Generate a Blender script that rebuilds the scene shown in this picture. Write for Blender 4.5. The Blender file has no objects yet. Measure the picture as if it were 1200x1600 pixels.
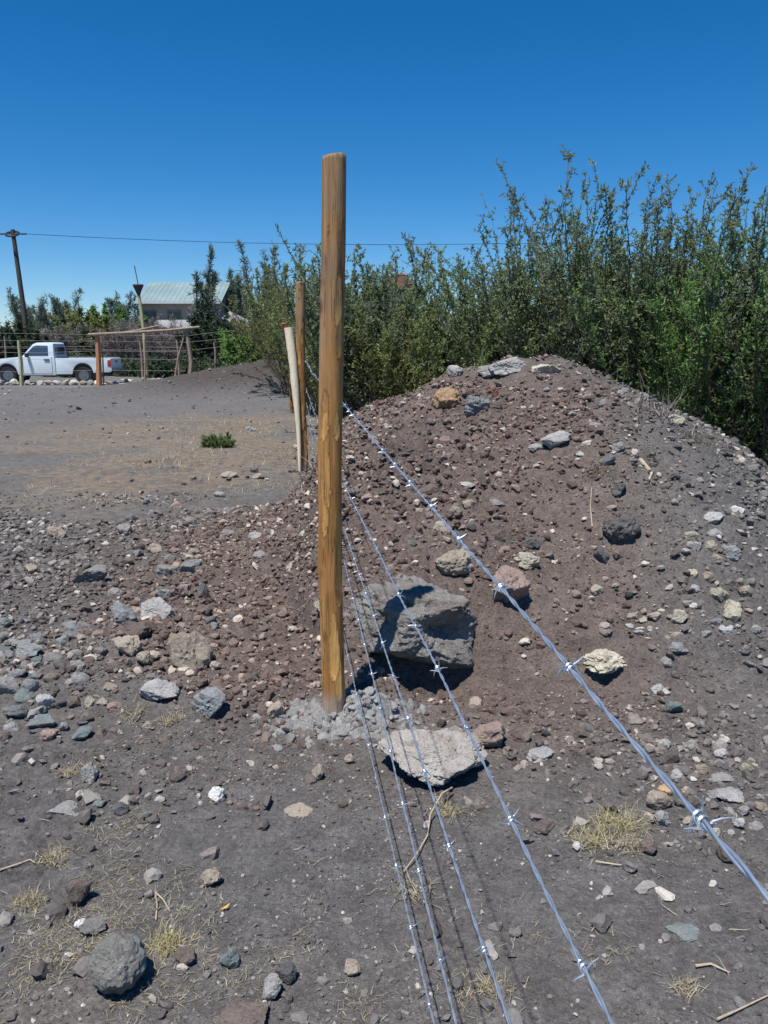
import bpy, bmesh, math, random
import numpy as np
from mathutils import Vector, Matrix, Euler

SC = bpy.context.scene
COL = SC.collection
R = math.radians
# ------------------------------------------------------------------ camera
CAM_H = 1.5
PITCH = 11.7
cd = bpy.data.cameras.new('camera'); cam = bpy.data.objects.new('camera', cd); COL.objects.link(cam)
cam.location = (0, 0, CAM_H); cam.rotation_euler = (R(90 - PITCH), 0, 0)
cd.sensor_fit = 'VERTICAL'; cd.sensor_height = 36; cd.lens = 28.1
cd.clip_start = 0.02; cd.clip_end = 3000
SC.camera = cam
# ------------------------------------------------------------------ light
SUN = Vector((-0.21, -0.30, 1.0)).normalized()
w = bpy.data.worlds.new('World'); SC.world = w; w.use_nodes = True
nt = w.node_tree; bg = nt.nodes['Background']
sky = nt.nodes.new('ShaderNodeTexSky'); sky.sky_type = 'NISHITA'; sky.sun_disc = False
sky.sun_elevation = math.asin(SUN.z); sky.sun_rotation = math.atan2(SUN.x, SUN.y)
sky.altitude = 1700; sky.air_density = 1.0; sky.dust_density = 0.35; sky.ozone_density = 7.0
hs_ = nt.nodes.new('ShaderNodeHueSaturation'); hs_.inputs['Saturation'].default_value = 1.30; hs_.inputs['Hue'].default_value = .499
nt.links.new(sky.outputs[0], hs_.inputs['Color']); nt.links.new(hs_.outputs[0], bg.inputs[0]); bg.inputs[1].default_value = 0.088
sl = bpy.data.lights.new('sun', 'SUN'); sl.energy = 4.6; sl.angle = R(0.53); sl.color = (1.0, 0.955, 0.90)
sun = bpy.data.objects.new('sun', sl); COL.objects.link(sun)
sun.rotation_euler = SUN.to_track_quat('Z', 'Y').to_euler(); sun.location = (-5, -7, 24)
SC.view_settings.view_transform = 'Standard'; SC.view_settings.look = 'None'
SC.view_settings.exposure = 0.46; SC.view_settings.gamma = 1.0; SC.view_settings.use_curve_mapping = False
SC.cycles.max_bounces = 6; SC.cycles.transparent_max_bounces = 8

# ------------------------------------------------------------------ noise
_rs = np.random.RandomState(7)
_P = _rs.permutation(512).astype(np.int64); _P = np.concatenate([_P, _P, _P])
_V = _rs.rand(512) * 2 - 1
def vnoise(p):
    """value noise, p (n,3) -> (n,) in -1..1"""
    i = np.floor(p).astype(np.int64); f = p - i; i &= 511
    f = f * f * (3 - 2 * f)
    out = 0
    for dx in (0, 1):
        wx = f[:, 0] if dx else 1 - f[:, 0]
        a = _P[(i[:, 0] + dx) & 511]
        for dy in (0, 1):
            wy = f[:, 1] if dy else 1 - f[:, 1]
            b = _P[(a + i[:, 1] + dy) & 511]
            for dz in (0, 1):
                wz = f[:, 2] if dz else 1 - f[:, 2]
                out = out + wx * wy * wz * _V[_P[(b + i[:, 2] + dz) & 511]]
    return out
def fbm(p, octv=4, gain=0.5):
    s = 0; a = 1.0; q = np.array(p, float)
    for k in range(octv):
        s = s + a * vnoise(q + 17.3 * k); q = q * 2.03; a *= gain
    return s
def n2(x, y, sc, octv=3, seed=0.0, gain=0.5):
    x = np.asarray(x, float); y = np.asarray(y, float); xf, yf = x.ravel(), y.ravel()
    return fbm(np.stack([xf * sc + seed, yf * sc - seed * .7, np.full_like(xf, seed * 1.3)], -1), octv, gain).reshape(x.shape)
def sstep(a, b, x):
    t = np.clip((x - a) / (b - a), 0, 1); return t * t * (3 - 2 * t)

# ------------------------------------------------------------------ terrain
_HX = np.array([-2.2, -1.3, -.95, -.65, -.38, 0, .5, .9, 1.35, 1.8, 2.15, 2.45, 2.75, 3.3, 4.2, 5.6, 8])
_HH = np.array([0, .0, .06, .42, .94, 1.10, 1.31, 1.39, 1.41, 1.24, 1.06, .88, .66, .42, .22, .1, 0])
_YR = np.interp
def mound_h(x, y):
    H = (np.interp(x - .1, _HX, _HH) + np.interp(x + .1, _HX, _HH) + 2 * np.interp(x, _HX, _HH)) / 4
    yr = np.interp(x, [-1, .9, 3.2, 6], [6.4, 6.3, 5.5, 5.2])
    yb = np.interp(x, [-1.2, -.55, -.25, 0, .6, 1.0, 2.0, 3.2, 5], [5.2, 4.3, 3.2, 3.12, 3.3, 3.25, 3.1, 3.0, 2.9])
    t = np.clip((y - yb) / (yr - yb), 0, 1)
    pr = 0.40 * t + 0.60 * np.sin(t * math.pi / 2); pr = pr - .40 * .06 * sstep(.7, 1.0, t) 
    pr = pr * sstep(0, .12, t) * 1.0
    back = np.clip(1 - (y - yr) / np.maximum(H * 1.7 + .4, .3), 0, 1)
    back = (.976) * back * back * (3 - 2 * back)
    return H * np.where(y < yr, pr, back)
def gauss(x, y, cx, cy, r, ry=None):
    ry = ry or r
    return np.exp(-((x - cx) / r) ** 2 - ((y - cy) / ry) ** 2)
def rubble_mask(x, y):
    w_ = n2(x, y, .9, 3, 3.1) * .35
    a = sstep(-.05, .25, y + w_ * .5 - (2.95 + .12 * np.clip(-x - 1.0, 0, 3)))
    b = 1 - sstep(-.5, .5, y + w_ - np.interp(x, [-6, -2.5, -1.2, -.4], [6.6, 6.9, 7.6, 7.8]))
    c = 1 - sstep(-.1, .4, x + w_ * .4 + .1)
    return a * b * c
def macro(x, y):
    h = n2(x, y, .25, 2, 9.2) * .035 * sstep(1.0, 8, y)
    m = mound_h(x, y)
    h = h + m * (1 + .05 * n2(x, y, 1.1, 3, 80.)) + .035 * sstep(.05, .3, m) * n2(x, y, 2.6, 2, 83.)
    h = h + rubble_mask(x, y) * (.07 + .05 * n2(x, y, 1.3, 2, 5.5))
    # steep little bank behind the near post, hollow under the big boulder, eroded pockets
    h = h + .16 * gauss(x, y, .02, 3.62, .22, .26)
    h = h - .20 * np.exp(-(((x - .15) / .25) ** 2 + ((y - 3.46) / .17) ** 2) ** 2)
    for (cx, cy, r, d) in ((.01, 4.78, .085, .15), (.13, 5.14, .10, .14), (-.11, 5.5, .09, .12), (.26, 4.82, .07, .11), (-.15, 4.52, .06, .10),
                           (.06, 4.95, .07, .12), (.20, 5.0, .06, .10), (.36, 4.6, .05, .07), (-.12, 4.25, .06, .07), (.22, 5.5, .08, .09), (-.75, 8.6, .3, .07)):
        h = h - 1.5 * d * np.exp(-(((x - cx) / r) ** 2 + ((y - cy) / (r * .75)) ** 2) ** 1.6) * (1 + .5 * n2(x, y, 14, 2, cx * 9))
    # far dark soil heap and rise beyond it
    h = h + .92 * gauss(x, y, -3.7, 26.5, 2.5, 1.8) + .35 * gauss(x, y, -7.5, 26.5, 3.2, 1.5) + .10 * sstep(0, 1, gauss(x, y, -4.5, 26.5, 3.5, 2)) * n2(x, y, 1.6, 3, 44.)
    return h
def detail(x, y, m=None):
    m = mound_h(x, y) if m is None else m
    mm = sstep(.02, .12, m); rr = rubble_mask(x, y)
    k = np.clip(mm + rr, 0, 1)
    near = 1 - sstep(14, 30, y)
    c = n2(x, y, 7.5, 3, 1.7)
    d = n2(x, y, 22, 3, 4.4)
    loose = .019 * c + .016 * np.abs(d) + .007 * n2(x, y, 48, 2, 8.8)
    patch = sstep(.0, .6, n2(x, y, 1.1, 2, 12.0))
    flat = .006 * c + (.005 + .013 * patch) * np.abs(d) + (.0022 + .004 * patch) * n2(x, y, 50, 2, 2.2)
    left = gauss(x, y, .1, 5.0, .75, .9) * mm
    return near * (k * loose * (1 + 1.3 * left) + (1 - k) * flat)
def height(x, y):
    x = np.atleast_1d(np.asarray(x, float)); y = np.atleast_1d(np.asarray(y, float))
    return macro(x, y) + detail(x, y)
def gz(x, y):
    return float(height(x, y)[0])
# a point of the photograph (1200 x 1600) as a ray, used to find where things stand
_cp, _sp = math.cos(R(PITCH)), math.sin(R(PITCH))
def ray(u, v):
    a = (u - 600) / 1248.9; b = -(v - 800) / 1248.9
    return np.array([a, _cp + b * _sp, -_sp + b * _cp])
def hit(u, v, ymax=60):
    d = ray(u, v)
    t = np.concatenate([np.linspace(.3, 14, 2600), np.linspace(14.02, ymax, 1400)])
    X, Y, Z = t * d[0], t * d[1], CAM_H + t * d[2]
    g = macro(X, Y)
    b = np.nonzero(Z < g)[0]
    k = b[0] if len(b) else len(t) - 1
    return np.array([X[k], Y[k], g[k]])
def at_depth(u, v, y):
    d = ray(u, v); t = y / d[1]
    return np.array([t * d[0], y, CAM_H + t * d[2]])
def px_scale(y, z=0):
    return (y * _cp + (CAM_H - z) * _sp) / 1248.9

# ------------------------------------------------------------------ mesh helpers
def mk_mesh(name, V, F, mat=None, smooth=False, attrs=None, mi=None):
    """F: list of index arrays (n,3) or (n,4), or one such array"""
    if isinstance(F, np.ndarray): F = [F]
    me = bpy.data.meshes.new(name)
    V = np.asarray(V, np.float32)
    me.vertices.add(len(V)); me.vertices.foreach_set('co', V.ravel())
    nl = sum(f.size for f in F); npoly = sum(len(f) for f in F)
    me.loops.add(nl); me.polygons.add(npoly)
    me.loops.foreach_set('vertex_index', np.concatenate([f.ravel() for f in F]).astype(np.int32))
    tot = np.concatenate([np.full(len(f), f.shape[1]) for f in F]).astype(np.int32)
    st = np.concatenate([[0], np.cumsum(tot)[:-1]]).astype(np.int32)
    me.polygons.foreach_set('loop_start', st); me.polygons.foreach_set('loop_total', tot)
    me.polygons.foreach_set('use_smooth', np.full(npoly, smooth))
    if mi is not None: me.polygons.foreach_set('material_index', np.asarray(mi, np.int32))
    if attrs:
        for k, (dom, vals) in attrs.items():
            vals = np.asarray(vals, np.float32)
            if vals.ndim == 1:
                a = me.attributes.new(k, 'FLOAT', dom); a.data.foreach_set('value', vals)
            else:
                a = me.attributes.new(k, 'FLOAT_VECTOR', dom); a.data.foreach_set('vector', vals.ravel())
    me.update(); me.validate()
    if mat is not None:
        for m in (mat if isinstance(mat, (list, tuple)) else [mat]): me.materials.append(m)
    return me
def link(name, me, parent=None, loc=None, rot=None, scale=None):
    o = bpy.data.objects.new(name, me); COL.objects.link(o)
    if parent is not None: o.parent = parent
    if loc is not None: o.location = [float(c) for c in loc]
    if rot is not None: o.rotation_euler = rot
    if scale is not None: o.scale = scale
    return o
def tag(o, label, cat, group=None):
    o['label'] = label; o['category'] = cat
    if group: o['group'] = group
    return o
def kind(o, k): o['kind'] = k; return o
def empty(name, loc=(0, 0, 0), rz=0):
    o = bpy.data.objects.new(name, None); COL.objects.link(o); o.location = [float(c) for c in loc]; o.rotation_euler = (0, 0, rz)
    o.empty_display_size = .1
    return o
class MB:
    """collects shapes for one mesh"""
    def __init__(s): s.V = []; s.F3 = []; s.F4 = []; s.n = 0; s.polys = []
    def add(s, V, F):
        V = np.asarray(V, float)
        for f in F: s.polys.append([i + s.n for i in f])
        s.V.append(V); s.n += len(V)
    def box(s, c, d, M=None):
        c = np.array(c, float); d = np.array(d, float) / 2
        V = np.array([[x, y, z] for x in (-1, 1) for y in (-1, 1) for z in (-1, 1)], float) * d
        if M is not None: V = V @ np.array(M).T
        s.add(V + c, [(0, 1, 3, 2), (4, 6, 7, 5), (0, 4, 5, 1), (2, 3, 7, 6), (0, 2, 6, 4), (1, 5, 7, 3)]); return s
    def tube(s, pts, rad, seg=8, cap=True, wob=0, seed=0):
        pts = np.asarray(pts, float); n = len(pts)
        rad = np.full(n, rad) if np.isscalar(rad) else np.asarray(rad, float)
        T = np.gradient(pts, axis=0); T /= np.linalg.norm(T, axis=1)[:, None] + 1e-9
        ref = np.array([0, 0, 1.0]) if abs(T[0][2]) < .9 else np.array([1.0, 0, 0])
        A = np.cross(T, ref); A /= np.linalg.norm(A, axis=1)[:, None] + 1e-9; B = np.cross(T, A)
        th = np.arange(seg) * 2 * math.pi / seg
        ring = A[:, None, :] * np.cos(th)[None, :, None] + B[:, None, :] * np.sin(th)[None, :, None]
        rr = rad[:, None] * np.ones(seg)[None]
        if wob:
            rs = np.random.RandomState(seed); rr = rr * (1 + wob * (rs.rand(n, seg) - .5))
        V = (pts[:, None, :] + ring * rr[:, :, None]).reshape(-1, 3)
        F = [(i * seg + j, i * seg + (j + 1) % seg, (i + 1) * seg + (j + 1) % seg, (i + 1) * seg + j) for i in range(n - 1) for j in range(seg)]
        if cap: F += [tuple(range(seg))[::-1], tuple((n - 1) * seg + j for j in range(seg))]
        s.add(V, F); return s
    def prism(s, outline, y0, y1):
        """outline in xz, extruded in y"""
        n = len(outline); V = [(x, y0, z) for x, z in outline] + [(x, y1, z) for x, z in outline]
        F = [tuple(range(n)), tuple(range(2 * n - 1, n - 1, -1))] + [(i, i + n, (i + 1) % n + n, (i + 1) % n) for i in range(n)]
        s.add(V, F); return s
    def build(s, name, mat, parent=None, smooth=False, bevel=0, loc=None, rot=None, seg=2):
        me = bpy.data.meshes.new(name); me.from_pydata(np.concatenate(s.V).tolist(), [], s.polys)
        bm = bmesh.new(); bm.from_mesh(me); bmesh.ops.recalc_face_normals(bm, faces=bm.faces)
        if bevel:
            ed = [e for e in bm.edges if len(e.link_faces) == 2 and e.calc_face_angle(0) > .5]
            bmesh.ops.bevel(bm, geom=ed, offset=bevel, segments=seg, affect='EDGES', profile=.6, clamp_overlap=True)
        bm.to_mesh(me); bm.free()
        if smooth:
            me.polygons.foreach_set('use_smooth', [True] * len(me.polygons))
            try: me.set_sharp_from_angle(angle=R(40))
            except Exception: pass
        for m in (mat if isinstance(mat, (list, tuple)) else [mat]): me.materials.append(m)
        return link(name, me, parent, loc, rot)

# ------------------------------------------------------------------ materials
class NT:
    def __init__(s, name):
        s.m = bpy.data.materials.new(name); s.m.use_nodes = True; s.t = s.m.node_tree
        s.b = s.t.nodes['Principled BSDF']
    def n(s, typ, **kw):
        x = s.t.nodes.new(typ)
        for k, v in kw.items():
            if k.startswith('i_'):
                key = k[2:]; x.inputs[int(key) if key.isdigit() else key].default_value = v
            else: setattr(x, k, v)
        return x
    def l(s, a, b): s.t.links.new(a, b)
    def noise(s, scale, detail=4, rough=.55, coord=None, dist=0):
        x = s.n('ShaderNodeTexNoise'); x.inputs['Scale'].default_value = scale; x.inputs['Detail'].default_value = detail
        x.inputs['Roughness'].default_value = rough; x.inputs['Distortion'].default_value = dist
        if coord is not None: s.l(coord, x.inputs['Vector'])
        return x.outputs['Fac']
    def ramp(s, fac, stops):
        x = s.n('ShaderNodeValToRGB'); e = x.color_ramp.elements
        while len(e) < len(stops): e.new(.5)
        for k, (p, c) in enumerate(stops):
            e[k].position = p; e[k].color = (c, c, c, 1) if np.isscalar(c) else (*c, 1)
        s.l(fac, x.inputs[0]); return x.outputs[0]
    def mix(s, fac, a, b, mode='MIX'):
        x = s.n('ShaderNodeMix'); x.data_type = 'RGBA'; x.blend_type = mode
        for sock, v in ((0, fac), (6, a), (7, b)):
            if isinstance(v, bpy.types.NodeSocket): s.l(v, x.inputs[sock])
            elif sock == 0: x.inputs[0].default_value = v
            else: x.inputs[sock].default_value = (*v, 1)
        return x.outputs[2]
    def math(s, op, a, b=0.0, clamp=False):
        x = s.n('ShaderNodeMath'); x.operation = op; x.use_clamp = clamp
        for k, v in ((0, a), (1, b)):
            if isinstance(v, bpy.types.NodeSocket): s.l(v, x.inputs[k])
            else: x.inputs[k].default_value = v
        return x.outputs[0]
    def attr(s, name):
        x = s.n('ShaderNodeAttribute'); x.attribute_name = name; return x
    def coord(s, which='Object'): return s.n('ShaderNodeTexCoord').outputs[which]
    def bump(s, h, dist, strength=1.0, prev=None):
        x = s.n('ShaderNodeBump'); x.inputs['Distance'].default_value = dist; x.inputs['Strength'].default_value = strength
        s.l(h, x.inputs['Height'])
        if prev is not None: s.l(prev, x.inputs['Normal'])
        return x.outputs[0]
    def out(s, col=None, rough=None, nrm=None, metal=None, spec=None):
        for k, v in (('Base Color', col), ('Roughness', rough), ('Normal', nrm), ('Metallic', metal), ('Specular IOR Level', spec)):
            if v is None: continue
            if isinstance(v, bpy.types.NodeSocket): s.l(v, s.b.inputs[k])
            else: s.b.inputs[k].default_value = (*v, 1) if k == 'Base Color' else v
        return s.m
def plain(name, col, rough=.8, var=.15, scale=12, metal=0, bump=0, spec=None):
    t = NT(name); c = t.coord(); f = t.noise(scale, 5, .6, c)
    dk = tuple(x * (1 - var) for x in col); lt = tuple(min(1, x * (1 + var)) for x in col)
    colr = t.ramp(f, [(.3, dk), (.7, lt)])
    nr = t.bump(t.noise(scale * 3, 4, .6, c), bump) if bump else None
    return t.out(colr, rough, nr, metal, spec)
def rock_mat(name, c1, c2, c3=None, scale=9, bump=.012, dusty=.55, rough=.93, fm=.45):
    """two-tone stone with patches and pits"""
    t = NT(name); c = t.coord(); inf = t.n('ShaderNodeObjectInfo')
    add = t.n('ShaderNodeVectorMath'); add.operation = 'ADD'; t.l(c, add.inputs[0])
    sc = t.n('ShaderNodeVectorMath'); sc.operation = 'SCALE'; sc.inputs[0].default_value = (13, 7, 5); t.l(inf.outputs['Random'], sc.inputs['Scale'])
    t.l(sc.outputs[0], add.inputs[1]); v = add.outputs[0]
    f = t.noise(scale, 6, .65, v, .4); col = t.ramp(f, [(.34, c1), (.62, c2)])
    if c3 is not None:
        f3 = t.noise(scale * .45, 4, .6, v, .6); col = t.mix(t.ramp(f3, [(.52, 0), (.64, 1)]), col, c3)
    fine = t.noise(scale * 14, 4, .7, v)
    dst = t.noise(scale * 1.1, 5, .7, v); col = t.mix(t.math('MULTIPLY', t.ramp(dst, [(.42, 0), (.66, 1)]), dusty), col, (.20, .175, .15))
    col = t.mix(fm, col, t.ramp(fine, [(.3, tuple(x * .45 for x in c1)), (.7, tuple(min(1, x * 1.5) for x in c2))]), 'MIX')
    vr = t.math('MULTIPLY_ADD', inf.outputs['Random'], .45); t.t.nodes[-1].inputs[2].default_value = .78
    vv = t.n('ShaderNodeVectorMath'); vv.operation = 'SCALE'; t.l(col, vv.inputs[0]); t.l(vr, vv.inputs['Scale'])
    b1 = t.bump(t.noise(scale * 2.2, 8, .7, v, .3), bump, 1.0)
    b2 = t.bump(fine, bump * .35, 1.0, b1)
    return t.out(vv.outputs[0], rough, b2, None, .3)
# ------------------------------------------------------------------ stone and soil materials
M = {}
M['grey'] = rock_mat('grey_stone', (.13, .13, .125), (.25, .245, .235))
M['lgrey'] = rock_mat('light_grey_stone', (.22, .22, .215), (.36, .355, .345))
M['blue'] = rock_mat('blue_grey_stone', (.115, .122, .125), (.225, .235, .24))
M['tan'] = rock_mat('tan_stone', (.20, .165, .125), (.36, .31, .25))
M['pink'] = rock_mat('pinkish_stone', (.20, .135, .115), (.33, .245, .21))
M['cream'] = rock_mat('cream_limestone', (.38, .35, .26), (.60, .56, .45), (.34, .29, .20), 14, .02, .2)
M['brown'] = rock_mat('brown_stone', (.07, .055, .048), (.15, .12, .105))
M['dark'] = rock_mat('dark_basalt', (.035, .035, .038), (.10, .10, .102))
M['white'] = rock_mat('white_quartz', (.50, .49, .47), (.74, .73, .70))
M['red'] = rock_mat('red_brick_stone', (.17, .065, .045), (.27, .12, .085))
M['teal'] = rock_mat('teal_grey_stone', (.10, .125, .122), (.17, .205, .20))
M['orange'] = rock_mat('orange_stone', (.27, .165, .085), (.43, .29, .17))
M['lichen'] = rock_mat('lichen_stone', (.17, .17, .16), (.29, .285, .265), (.27, .36, .37), 12, .014)
M['slab'] = rock_mat('pale_slab_stone', (.56, .49, .42), (.80, .73, .65), (.48, .39, .31), 18, .03, .15, .9, .3)
M['boulder'] = rock_mat('boulder_stone', (.17, .158, .147), (.43, .41, .375), (.19, .15, .13), 13, .035, .2, .9, .35)
M['mortar'] = rock_mat('grey_mortar', (.20, .197, .19), (.31, .305, .295), None, 22, .012, .3)
M['concrete'] = rock_mat('grey_concrete', (.34, .335, .32), (.44, .435, .42), None, 16, .006, .2, .9, .2)

def soil_material():
    t = NT('soil'); c = t.coord()
    heapm = t.attr('heap').outputs['Fac']; mask = t.attr('mask'); sep = t.n('ShaderNodeSeparateXYZ'); t.l(mask.outputs['Vector'], sep.inputs[0])
    red, straw, pale = sep.outputs
    big = t.noise(1.3, 4, .6, c); mid = t.noise(9, 5, .65, c); fine = t.noise(70, 4, .7, c); vf = t.noise(260, 3, .7, c)
    grey = t.ramp(mid, [(.3, (.104, .101, .098)), (.7, (.192, .186, .180))])
    redd = t.ramp(mid, [(.3, (.120, .090, .077)), (.7, (.220, .176, .153))])
    col = t.mix(red, grey, redd)
    strw = t.ramp(fine, [(.3, (.185, .130, .086)), (.7, (.36, .28, .185))])
    sm = t.math('MULTIPLY', straw, t.ramp(mid, [(.38, 0), (.62, 1)]))
    col = t.mix(sm, col, strw)
    col = t.mix(pale, col, (.30, .28, .255)); col = t.mix(heapm, col, t.ramp(mid, [(.3, (.045, .035, .032)), (.7, (.085, .068, .062))]))
    col = t.mix(t.math('MULTIPLY', t.ramp(big, [(.4, 0), (.7, 1)]), .28), col, (.075, .070, .068))
    col = t.mix(.55, col, t.ramp(fine, [(.25, .12), (.5, .5), (.78, .95)]), 'OVERLAY')
    vo = t.n('ShaderNodeTexVoronoi'); vo.inputs['Scale'].default_value = 55; t.l(c, vo.inputs['Vector'])
    vo2 = t.n('ShaderNodeTexVoronoi'); vo2.inputs['Scale'].default_value = 150; t.l(c, vo2.inputs['Vector'])
    spk = t.math('MULTIPLY', t.ramp(vo.outputs['Distance'], [(.18, 1), (.30, 0)]), t.ramp(vo.outputs['Color'], [(.72, 0), (.8, 1)]))
    col = t.mix(t.math('MULTIPLY', spk, .75), col, (.25, .235, .215))
    spk2 = t.math('MULTIPLY', t.ramp(vo2.outputs['Distance'], [(.2, 1), (.34, 0)]), t.ramp(vo2.outputs['Color'], [(.66, 0), (.75, 1)]))
    col = t.mix(t.math('MULTIPLY', spk2, .55), col, (.24, .22, .20))
    b = t.bump(t.noise(24, 6, .7, c, .5), .03, .9, t.bump(mid, .03, .7))
    b = t.bump(fine, .014, 1.0, b)
    b = t.bump(spk, .006, .8, b)
    b = t.bump(vf, .0025, .9, b)
    return t.out(col, .97, b, None, .15)
SOIL = soil_material()

# ------------------------------------------------------------------ ground sheet, fine near the camera, out to the horizon
def lines(segs):
    out = [segs[0][0]]
    for a, b, s0, s1 in segs:
        p = a
        n = max(1, int(2 * (b - a) / (s0 + s1)))
        st = np.linspace(s0, s1, n); st *= (b - a) / st.sum()
        out += list(a + np.cumsum(st))
    return np.array(out)
gx = lines([(-900, -60, 160, 12), (-60, -10, 8, .5), (-10, -4, .5, .06), (-4, -1.7, .045, .013), (-1.7, 2.2, .0125, .0125), (2.2, 4.5, .013, .05), (4.5, 10, .06, .5), (10, 60, .5, 8), (60, 900, 12, 160)])
gy = lines([(-60, -3, 8, .4), (-3, 1.3, .3, .03), (1.3, 3.8, .0100, .0135), (3.8, 7, .015, .025), (7, 12, .028, .09), (12, 32, .1, .25), (32, 90, .4, 5), (90, 1500, 6, 220)])
nx, ny = len(gx), len(gy)
GX, GY = np.meshgrid(gx, gy); X = GX.ravel(); Y = GY.ravel()
MH = mound_h(X, Y)
Z = macro(X, Y) + detail(X, Y, MH)
far = sstep(120, 900, np.hypot(X, Y)); Z = Z + far * 1.2
# colour masks: red earth, straw litter, pale stone dust
red = np.clip(.95 * sstep(-.15, .75, n2(X, Y, .5, 3, 2.0) * .5 + 1.55 - np.hypot((X - .0) / 1.25, (Y - 5.0) / 2.1)), 0, 1)
red = np.maximum(red, .55 * gauss(X, Y, -1.0, 5.4, 1.2, 2.4))
straw = np.clip(gauss(X, Y, -2.1, 9.8, 2.4, 2.2) * 2.0 + 1.9 * gauss(X, Y, -2.6, 14.5, 3.3, 3.4) + .35 * gauss(X, Y, -5, 12, 3, 1.2)
                + .35 * sstep(0, .6, n2(X, Y, .8, 3, 30.0)) * gauss(X, Y, -.5, 1.4, .9, .5), 0, 1) * sstep(-.55, .4, n2(X, Y, 1.1, 4, 21.0) + .2)
pale = .75 * gauss(X, Y, -.12, 3.02, .3, .14) + .5 * gauss(X, Y, -9.5, 31.5, 4.5, 1.1) + .07 * sstep(0, .8, n2(X, Y, .9, 3, 40.))
pale = pale + .05 * gauss(X, Y, -4.5, 11, 3.2, 4)
heap = np.clip(1.5 * gauss(X, Y, -4.6, 26.6, 3.6, 2.2), 0, 1) * .9
mask = np.stack([red, straw, np.clip(pale, 0, 1)], -1)
idx = np.arange(nx * ny).reshape(ny, nx)
F = np.stack([idx[:-1, :-1], idx[:-1, 1:], idx[1:, 1:], idx[1:, :-1]], -1).reshape(-1, 4)
isM = (MH[F].mean(1) > .035) & (Y[F].mean(1) < 10)
V = np.stack([X, Y, Z], -1)
def sub(sel):
    used = np.unique(F[sel]); rm = np.full(len(V), -1); rm[used] = np.arange(len(used))
    return V[used], rm[F[sel]], mask[used], heap[used]
for nm, sel in (('ground', ~isM), ('earth_mound', isM)):
    v, f, mk, hp = sub(sel)
    kind(link(nm, mk_mesh(nm, v, f, SOIL, True, {'mask': ('POINT', mk), 'heap': ('POINT', hp)})), 'structure')
del V, F, X, Y, Z, GX, GY, MH, red, straw, pale, mask
# ------------------------------------------------------------------ rock shapes
_ico = {}
def ico(n):
    if n not in _ico:
        bm = bmesh.new(); bmesh.ops.create_icosphere(bm, subdivisions=n, radius=1)
        bm.verts.ensure_lookup_table()
        _ico[n] = (np.array([v.co[:] for v in bm.verts]), np.array([[v.index for v in f.verts] for f in bm.faces])); bm.free()
    return _ico[n]
def rock_shape(seed, sub=3, cuts=10, cutd=(.45, .88), rough=.13, pits=0, under=0):
    rs = np.random.RandomState(seed); D, F = ico(sub); r = np.ones(len(D))
    for k in range(cuts):
        n = rs.randn(3); n /= np.linalg.norm(n); d = rs.uniform(*cutd)
        dt = D @ n; r = np.where(dt > .05, np.minimum(r, d / np.maximum(dt, .05)), r)
    off = rs.rand(3) * 50
    r = r * (1 + rough * .9 * fbm(D * 1.3 + off, 2) + rough * .7 * fbm(D * 3.5 + off, 3, .6))
    if sub >= 4: r = r + rough * .34 * fbm(D * 9 + off, 3, .65)
    for k in range(pits):
        n = rs.randn(3); n /= np.linalg.norm(n); n[1] = -abs(n[1]); a = np.arccos(np.clip(D @ n, -1, 1))
        r = r - rs.uniform(.08, .22) * np.exp(-(a / rs.uniform(.12, .28)) ** 2)
    Vv = D * r[:, None]
    if under: # undercut lower half
        k = np.clip(-Vv[:, 2], 0, 1); Vv[:, :2] *= (1 - under * k)[:, None]
    return Vv, F
def rock_mesh(name, seed, size, mat, **kw):
    Vv, F = rock_shape(seed, **kw)
    Vv = Vv / np.abs(Vv).max(0) * np.array(size)
    me = mk_mesh(name, Vv, F, mat, smooth=kw.get('sub', 3) >= 4)
    if kw.get('sub', 3) >= 4:
        try: me.set_sharp_from_angle(angle=R(24))
        except Exception: pass
    return me
def place_rock(name, u, v, w_, h_, mat, label, seed, cat='rock', flat=None, sub=4, yaw=None, tilt=(0, 0), group=None, sink=.22, **kw):
    """u centre, v lower edge, w_/h_ apparent size, all in photo pixels: the rock is built full size where it lies"""
    P = hit(u, v - 2); s = px_scale(P[1], P[2]); rx = w_ * s / 2
    th = math.atan2(CAM_H - P[2], P[1])
    ry = rx * .82; app = h_ * s / 2
    if h_ * 1.0 > w_ : ry = rx * 1.15
    rz2 = app ** 2 - (ry * math.sin(th)) ** 2
    rz = math.sqrt(max(rz2, 0)) / math.cos(th) if rz2 > 0 else 0
    rz = min(max(rz, .33 * min(rx, ry)), 1.1 * rx)
    if rz2 <= 0: ry = app / math.sin(th) * .92
    if flat: rz = rx * flat
    zc = P[2] + rz * (1 - 2 * sink)
    yc = P[1] + ry * .95
    gzz = gz(P[0], yc); zc = max(gzz, P[2]) * .35 + P[2] * .65 + rz * (1 - 2.15 * sink)
    rs = np.random.RandomState(seed)
    me = rock_mesh(name, seed, (rx, ry, rz), M[mat], sub=sub, **kw)
    o = link(name, me, None, (P[0], yc, zc), (R(tilt[0]), R(tilt[1]), yaw if yaw is not None else rs.uniform(-.25, .25)))
    return tag(o, label, cat, group)

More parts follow.
